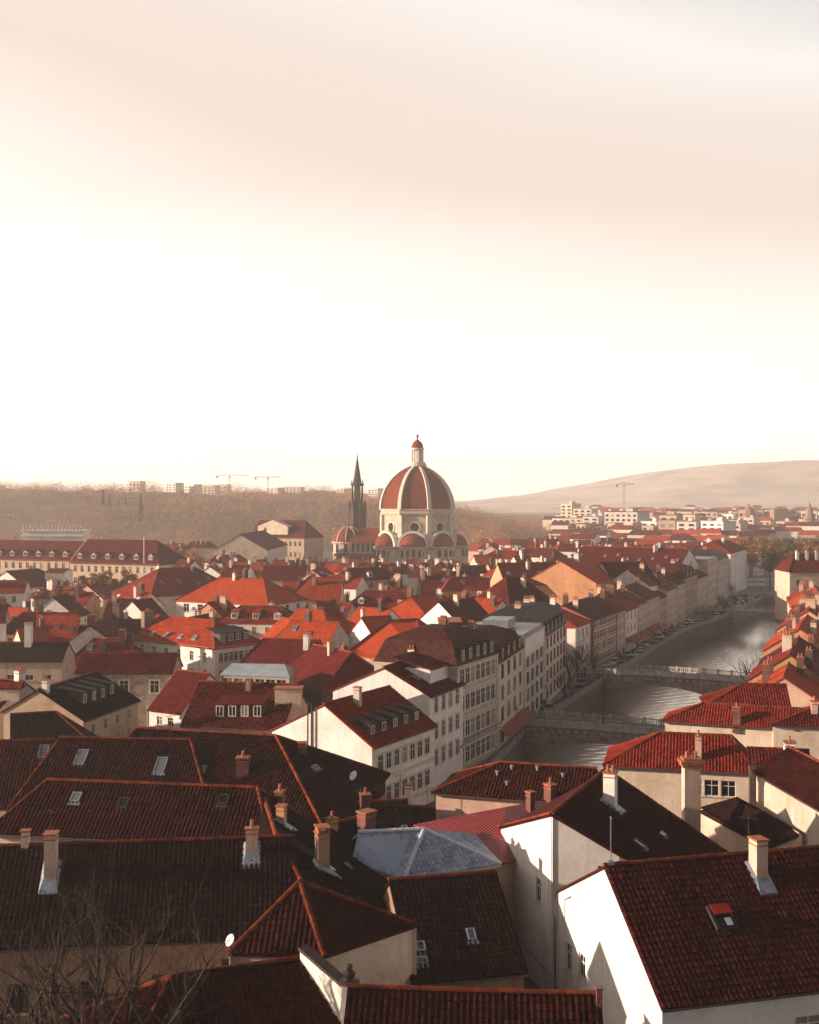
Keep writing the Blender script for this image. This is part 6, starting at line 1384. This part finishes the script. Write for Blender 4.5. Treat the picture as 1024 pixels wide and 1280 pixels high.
def branch(m, p, d, ln, r, lvl, rg, spread=.55, up=.12, seg=4):
    pts = [p]; rs = [r]; q = Vector(p); dd = Vector(d)
    for i in range(seg):
        dd = (dd + Vector((rg.uniform(-.16, .16), rg.uniform(-.16, .16), rg.uniform(-.06, .12) + up * .3))).normalized(); q = q + dd * (ln / seg); pts.append(q.copy()); rs.append(r * (1 - .62 * (i + 1) / seg))
    m.tube(pts, rs, 6 if lvl > 2 else 4 if lvl > 1 else 3, 0, False)
    if lvl == 0: return
    n = {4: 6, 3: 5, 2: 4, 1: 4}.get(lvl, 3)
    for k in range(n):
        t = .28 + .72 * (k + rg.random()) / n; i = min(seg - 1, int(t * seg)); o = pts[i].lerp(pts[i + 1], t * seg - i); ax = Vector((rg.uniform(-1, 1), rg.uniform(-1, 1), rg.uniform(-.5, .9))).normalized()
        nd = (dd * (1 - spread) + ax * spread * 1.1 + UP * up).normalized(); branch(m, o, nd, ln * rg.uniform(.45, .72), rs[i] * rg.uniform(.5, .68), lvl - 1, rg, spread, up, 3 if lvl < 3 else 4)
def bare_tree(loc, hgt, label, seed, lean=(0, 0), lvl=4, group=None, r0=None, limbs=6, spread=.55):
    rg = random.Random(seed); root = thing('bare_tree', loc, label, 'tree', group); m = MB(); th = hgt * .34; r0 = r0 or hgt * .018
    m.tube([(0, 0, -.3), (lean[0] * .1, lean[1] * .1, th * .5), (lean[0] * .25, lean[1] * .25, th)], [r0 * 1.4, r0 * 1.05, r0 * .9], 10, 0, False); m.obj('trunk', M_BARK, root, (0, 0, 0))
    m = MB(); tp = Vector((lean[0] * .25, lean[1] * .25, th))
    for k in range(limbs):
        a = 2 * PI * (k + rg.random() * .6) / limbs; el = rg.uniform(.75, 1.25); dv = Vector((math.cos(a) * math.cos(el) + lean[0] * .05, math.sin(a) * math.cos(el) + lean[1] * .05, math.sin(el)))
        branch(m, tp - UP * rg.uniform(0, th * .35), dv.normalized(), hgt * rg.uniform(.36, .48), r0 * .62, lvl - 1, rg, spread)
    m.obj('branches', M_TWIG, root, (0, 0, 0)); return root
bare_tree(Vector((-15.6, 59.5, 0)), 17.0, 'bare winter tree with fine reddish twigs in the lower left corner', 11, (.8, 0), 4, r0=.36, limbs=8)
bare_tree(Vector((-20.5, 62, 0)), 14.5, 'second bare tree cut by the left edge, in front of the near-black roof', 23, (-.2, 0), 4, r0=.30, limbs=6)
for i, (px, py, hg) in enumerate([(712, 862, 8.5), (722, 858, 9.5), (731, 852, 7.5), (705, 878, 7.0), (742, 846, 6.5)]):
    p = at(px, py, 0); p.x = min(p.x, bank(LB, p.y) - 1.5); bare_tree(p, hg, ['dark bare tree, nearest on the shaded quay before the second bridge', 'tallest bare tree on the quay beside the second bridge', 'bare tree at the end of the second bridge', 'low bare tree by the first bridge parking', 'small bare tree at the corner of the second bridge'][i], 40 + i, (0, 0), 4, 'bare trees on the quay', spread=.6)
for i, (px, py, Y, hg) in enumerate([(905, 770, 0, 6), (915, 748, 0, 7), (900, 762, 0, 6)]):
    p = at(px, py, 0); bare_tree(p, hg, ['dark tree before the last white quay house', 'bushy bare tree at the foot of the last white house', 'small bare tree near the third bridge'][i], 60 + i, (0, 0), 4, 'bare trees on the quay', spread=.7)
bare_tree(Vector((bank(RB, 213) + 1.2, 213, 0)), 10, 'thin bare tree leaning over the right river wall', 77, (-1, 0), 4, spread=.5)
def leafy(p, hh, wd, label, seed, mats=AUT, group='autumn trees at the river bend', name='autumn_tree'):
    root = thing(name, p, label, 'tree', group); rg = random.Random(seed); m = MB(); m.tube([(0, 0, -.5), (.1, 0, hh * .35), (0, .1, hh * .7)], [.38, .28, .1], 7)
    cen = []
    for k in range(7):
        a = rg.uniform(0, 6.28); rr = wd * .32 * rg.random() ** .5; z = hh * rg.uniform(.42, .86); c = (rr * math.cos(a), rr * math.sin(a), z); cen.append((c, rg.uniform(.7, 1.1))); m.tube([(0, 0, hh * .3), (c[0] * .5, c[1] * .5, hh * .3 + (z - hh * .3) * .6), c], [.18, .1, .03], 5)
    m.obj('trunk', M_BARK, root, (0, 0, 0)); link('crown', clump_mesh('crown', mats, cen, 200, wd * .27, .62, seed, .95), root); return root
k = 0
for row_, (Y, py, p0, p1, st_) in enumerate([(560, 694, 936, 1040, 11), (620, 686, 930, 1040, 11), (690, 682, 938, 1040, 12), (500, 702, 955, 990, 11)]):
    px = p0
    while px < p1:
        p = Vector(((px - CX) * Y / F, Y + rnd.uniform(-12, 12), 0)); hh = CH - (py - 20 + rnd.uniform(-7, 9) - HY) * Y / F; hh = max(8, min(17, hh + 0))
        leafy(p, hh, rnd.uniform(8, 12), f"amber autumn tree, {ORD[int((px - p0) / st_) % 20]} from the left in the {['second', 'third', 'last', 'front'][row_]} row at the river bend", 100 + k, AUT if rnd.random() < .72 else GRN + [AUT[2]]); px += st_; k += 1
for i, (px, Y) in enumerate([(120, 385), (134, 388), (147, 384), (158, 390), (108, 390)]): leafy(Vector(((px - CX) * Y / F, Y, 0)), 14 + (i % 2) * 1.5, 8, f"bronze leaved tree in front of the tan palace, {ORD[i]} in its row", 200 + i, AUT, 'bronze trees before the palace')
for i, (px, Y) in enumerate([(225, 480), (240, 500), (232, 520), (250, 540)]): leafy(Vector(((px - CX) * Y / F, Y, 0)), 16, 11, f"dark brown tree beside the palace end wall, {ORD[i]} of four", 220 + i, BRN, 'brown trees right of the palace', 'brown_tree')
# ================================================================ cars, people, lamps on the quay
def car_meshes():
    b = MB(); sec = [(-2.1, .42, .62, .80), (-2.0, .34, .80, .84), (-1.2, .30, .93, .86), (-.2, .30, .95, .87), (.9, .30, .93, .87), (1.75, .32, .78, .84), (2.1, .40, .62, .76)]
    b.rings([[(x, -w_, zb), (x, w_, zb), (x, w_ * 1.0, (zb + zt) / 2 + .1), (x, w_ * .9, zt), (x, -w_ * .9, zt), (x, -w_, (zb + zt) / 2 + .1)] for x, zb, zt, w_ in sec])
    b.rings([[(x, -w_, z), (x, w_, z), (x, w_ * .9, z + .02), (x, -w_ * .9, z + .02)] for x, w_, z in ((-1.35, .66, 1.33), (-.9, .64, 1.42), (.1, .64, 1.43), (.5, .64, 1.36))])
    g = MB(); g.rings([[(x0, -.78, .9), (x0 + dx, -.64, 1.36 if abs(x0) < 9 else 0), (x0 + dx, .64, 1.36), (x0, .78, .9)] for x0, dx in ((-1.75, .4), (-.3, 0), (1.1, -.6))])
    wl = MB(); wl.lathe([(.0, -.1), (.2, -.11), (.31, -.1), (.33, 0), (.31, .1), (.2, .11), (0, .1)], (0, 0, 0), 14)
    l = MB(); l.box((0, 0, 0), (.06, .32, .12))
    return b, g.mesh('windows', [M_PANE]), wl.mesh('wheel', [plain('tyre_rubber', (.015, .015, .015), .8)]), l.mesh('headlight', [plain('lamp_glass', (.6, .58, .52), .2)])
cb, cg, cw, chl = car_meshes(); CARC = {'white': (.7, .69, .67), 'silver': (.38, .38, .39), 'black': (.02, .02, .022), 'grey': (.12, .12, .125), 'red': (.28, .02, .02), 'blue': (.04, .06, .12)}
cbm = {k: cb.mesh('body', [plain('car_paint_' + k, v, .28, .2 if k == 'silver' else 0, .5)]) for k, v in CARC.items()}
def car(p, ang, colr, label):
    r = thing('car', p, label, 'car', 'cars on the quay'); r.rotation_euler = (0, 0, ang); link('body', cbm[colr], r); link('windows', cg, r)
    for x in (-1.3, 1.35):
        for y in (-.8, .8): link('wheel', cw, r, Matrix.Translation((x, y, .33)) @ Matrix.Rotation(PI / 2, 4, 'X'))
    for y in (-.58, .58): link('headlight', chl, r, Matrix.Translation((2.05, y, .62)))
def qpt(y, f): return Vector((bank(BL, y) + (bank(LB, y) - bank(BL, y)) * f, y, .004))
def qang(y): return math.atan2(6, bank(BL, y + 3) - bank(BL, y - 3))
CARS = [(205, .45, 'silver', 0), (232, .5, 'grey', 1), (243, .62, 'black', 0), (262, .40, 'white', 1), (268, .62, 'grey', 0), (275, .36, 'silver', 0), (281, .62, 'white', 1), (288, .62, 'white', 1), (296, .36, 'black', 0), (303, .62, 'silver', 0), (312, .36, 'white', 0), (320, .62, 'red', 0), (329, .36, 'black', 0), (338, .62, 'grey', 0), (348, .36, 'silver', 0), (358, .62, 'black', 0), (394, .36, 'white', 0), (402, .62, 'grey', 0), (410, .36, 'silver', 0), (420, .62, 'white', 0), (431, .36, 'black', 0), (441, .62, 'white', 0)] + [(y_, .80, ['black', 'silver', 'white', 'grey', 'blue', 'silver', 'black'][n_ % 7], 1) for n_, y_ in enumerate(range(258, 440, 9))] + [(y_, .50, ['white', 'black', 'grey'][n_ % 3], 0) for n_, y_ in enumerate((252, 285, 317, 346, 400, 426))]
for i, (y, f, c_, fl) in enumerate(CARS): car(qpt(y, f), qang(y) + (PI if fl else 0), c_, f"{c_} car {['driving up the quay road', 'parked along the river parapet', 'standing mid road'][0 if i < 22 else 1 if i < 43 else 2]}, {ORD[i if i < 22 else i - 22 if i < 43 else i - 43]} of its line from the near end")
def person_meshes():
    out = []
    for v in range(3):
        b = MB(); s = .12 + .06 * v
        def limb(pts, rs, sg=8): b.tube(pts, rs, sg, 0)
        el = lambda z, rx, ry, y=0: [(rx * math.cos(2 * PI * i / 10), y + ry * math.sin(2 * PI * i / 10), z) for i in range(10)]
        b.rings([el(.82, .15, .11), el(.95, .17, .12), el(1.1, .15, .11), el(1.3, .19, .12), el(1.42, .2, .11), el(1.48, .1, .08), el(1.52, .055, .055)])
        for sg in (-1, 1):
            b.tube([(sg * .09, 0, .88), (sg * .1, sg * s, .48), (sg * .1, sg * s * 1.9, .08), (sg * .1, sg * s * 1.9 - .14, .03)], [.09, .065, .045, .035], 8)
            b.tube([(sg * .2, 0, 1.42), (sg * .25, -sg * s * .6, 1.13), (sg * .24, -sg * s * 1.2 - .05, .88), (sg * .23, -sg * s * 1.3 - .07, .78)], [.055, .045, .035, .03], 7)
        hd = MB(); hd.lathe([(.05, 1.5), (.07, 1.55), (.085, 1.62), (.09, 1.68), (.075, 1.75), (.03, 1.78)], (0, 0, 0), 12); hd.box((0, -.09, 1.64), (.025, .03, .04)); n0 = len(b.v); b.v += hd.v; b.uv += hd.uv; b.f += [tuple(i + n0 for i in q) for q in hd.f]; b.m += [1] * len(hd.f)
        hr = MB(); hr.lathe([(.088, 1.66), (.098, 1.70), (.085, 1.77), (.03, 1.805)], (0, .012, 0), 12)
        out.append((b, hr))
    return out
PM = person_meshes(); SKIN = plain('skin', (.45, .26, .18), .6); HAIR = plain('hair_dark', (.03, .02, .015), .7); CL = [plain('coat_black', (.015, .015, .017), .85), plain('coat_grey', (.09, .085, .085), .85), plain('coat_red', (.22, .03, .03), .85)]
PMS = [[(b.mesh('person', [c, SKIN], None, True), h.mesh('hair', [HAIR], None, True)) for c in CL] for b, h in PM]
PP = [(184, .30), (196, .6), (207, .7), (214, .66), (238, .84), (254, .80), (266, .85), (277, .12), (290, .14), (299, .86), (311, .15), (322, .86), (334, .16), (345, .85), (368, .4), (372, .6), (388, .2), (415, .84)] + [(206 + n_ * 9.3, [.1, .9, .18, .94, .06][n_ % 5]) for n_ in range(8)]
for i, (y, f) in enumerate(PP):
    c = i % 3; bm_, hm_ = PMS[(i * 7) % 3][c if i not in (2,) else 2]; cn_ = ['black', 'grey', 'red'][c if i not in (2,) else 2]; o = link('person', bm_, None, Matrix.Translation(qpt(y, f) + UP * .13) @ Matrix.Rotation(qang(y) + (PI / 2 if i % 2 else -PI / 2), 4, 'Z'))
    link('hair', hm_, o); tag(o, f"tiny person in a {cn_} coat walking on the quay, {ORD[i]} from the first bridge", 'person', 'people walking on the quay')
lmb = MB(); lmb.lathe([(.16, 0), (.14, .5), (.07, .6), (.05, 4.4), (.09, 4.5)], (0, 0, 0), 8); lmp = lmb.mesh('post', [M_BLACK]); lhb = MB(); lhb.lathe([(.10, 4.5), (.22, 4.62), (.28, 5.15), (.06, 5.4), (.03, 5.6)], (0, 0, 0), 8); lhm = lhb.mesh('lantern', [plain('lantern_glass', (.35, .32, .28), .3)])
LP = [(178, .9), (198, .9), (222, .9), (246, .9), (272, .9), (298, .9), (325, .9), (352, .9), (392, .9), (420, .9)]
for i, (y, f) in enumerate(LP):
    r = thing('street_lamp', qpt(y, f) + UP * .13, f"black quay street lamp with a small lantern, {ORD[i]} from the near end", 'street lamp', 'street lamps along the quay'); link('post', lmp, r); link('lantern', lhm, r)
# tall mast beside the first bridge and another on the right bank
b = MB(); b.lathe([(.12, 0), (.07, 9.2), (.0, 9.3)], (0, 0, 0), 8); b.box((.4, 0, 9.0), (1.0, .12, .1)); mm_ = b.mesh('lamp_mast', [M_GUT])
o = link('lamp_mast', mm_, None, Matrix.Translation((*(atY(754, 905, 184.6).xy), 1.4))); tag(o, 'tall thin lamp mast on the first bridge', 'lamp mast')
o = link('lamp_mast', mm_, None, Matrix.Translation((bank(RB, 158) + 1.5, 158, 0))); tag(o, 'tall thin lamp mast on the right river bank', 'lamp mast')
# moored boat on the right
b = MB(); b.rings([[(x, -w_, .1 + k), (x, w_, .1 + k), (x, w_ * 1.15, .9 + k), (x, -w_ * 1.15, .9 + k)] for x, w_, k in ((-3, .8, 0), (0, 1.1, 0), (2.4, .9, 0), (3.8, .12, .25))]); bt = thing('river_boat', (bank(RB, 203) - 2.2, 203, WZ - .25), 'small moored boat with a white cabin below the second bridge', 'boat'); bt.rotation_euler = (0, 0, R(65)); b.obj('hull', M_BLACK, bt, (0, 0, 0)); b = MB(); b.box((-.6, 0, 1.5), (2.6, 1.7, 1.3), 0, None, .9); b.obj('cabin', M_WHITEP, bt, (0, 0, 0))
# ================================================================ haze
hz = MB(); hz.box((1450, 2590, 100), (5900, 5240, 222)); m = bpy.data.materials.new('haze_air'); m.use_nodes = True; t = m.node_tree; t.nodes.clear(); vo = N(t, 'ShaderNodeVolumePrincipled'); out = N(t, 'ShaderNodeOutputMaterial'); L(t, vo.outputs[0], out.inputs['Volume'])
vo.inputs['Density'].default_value = .00023; vo.inputs['Color'].default_value = (1.0, .945, .90, 1); vo.inputs['Anisotropy'].default_value = 0.25
tag(hz.obj('haze', m), None, None, kind='stuff')
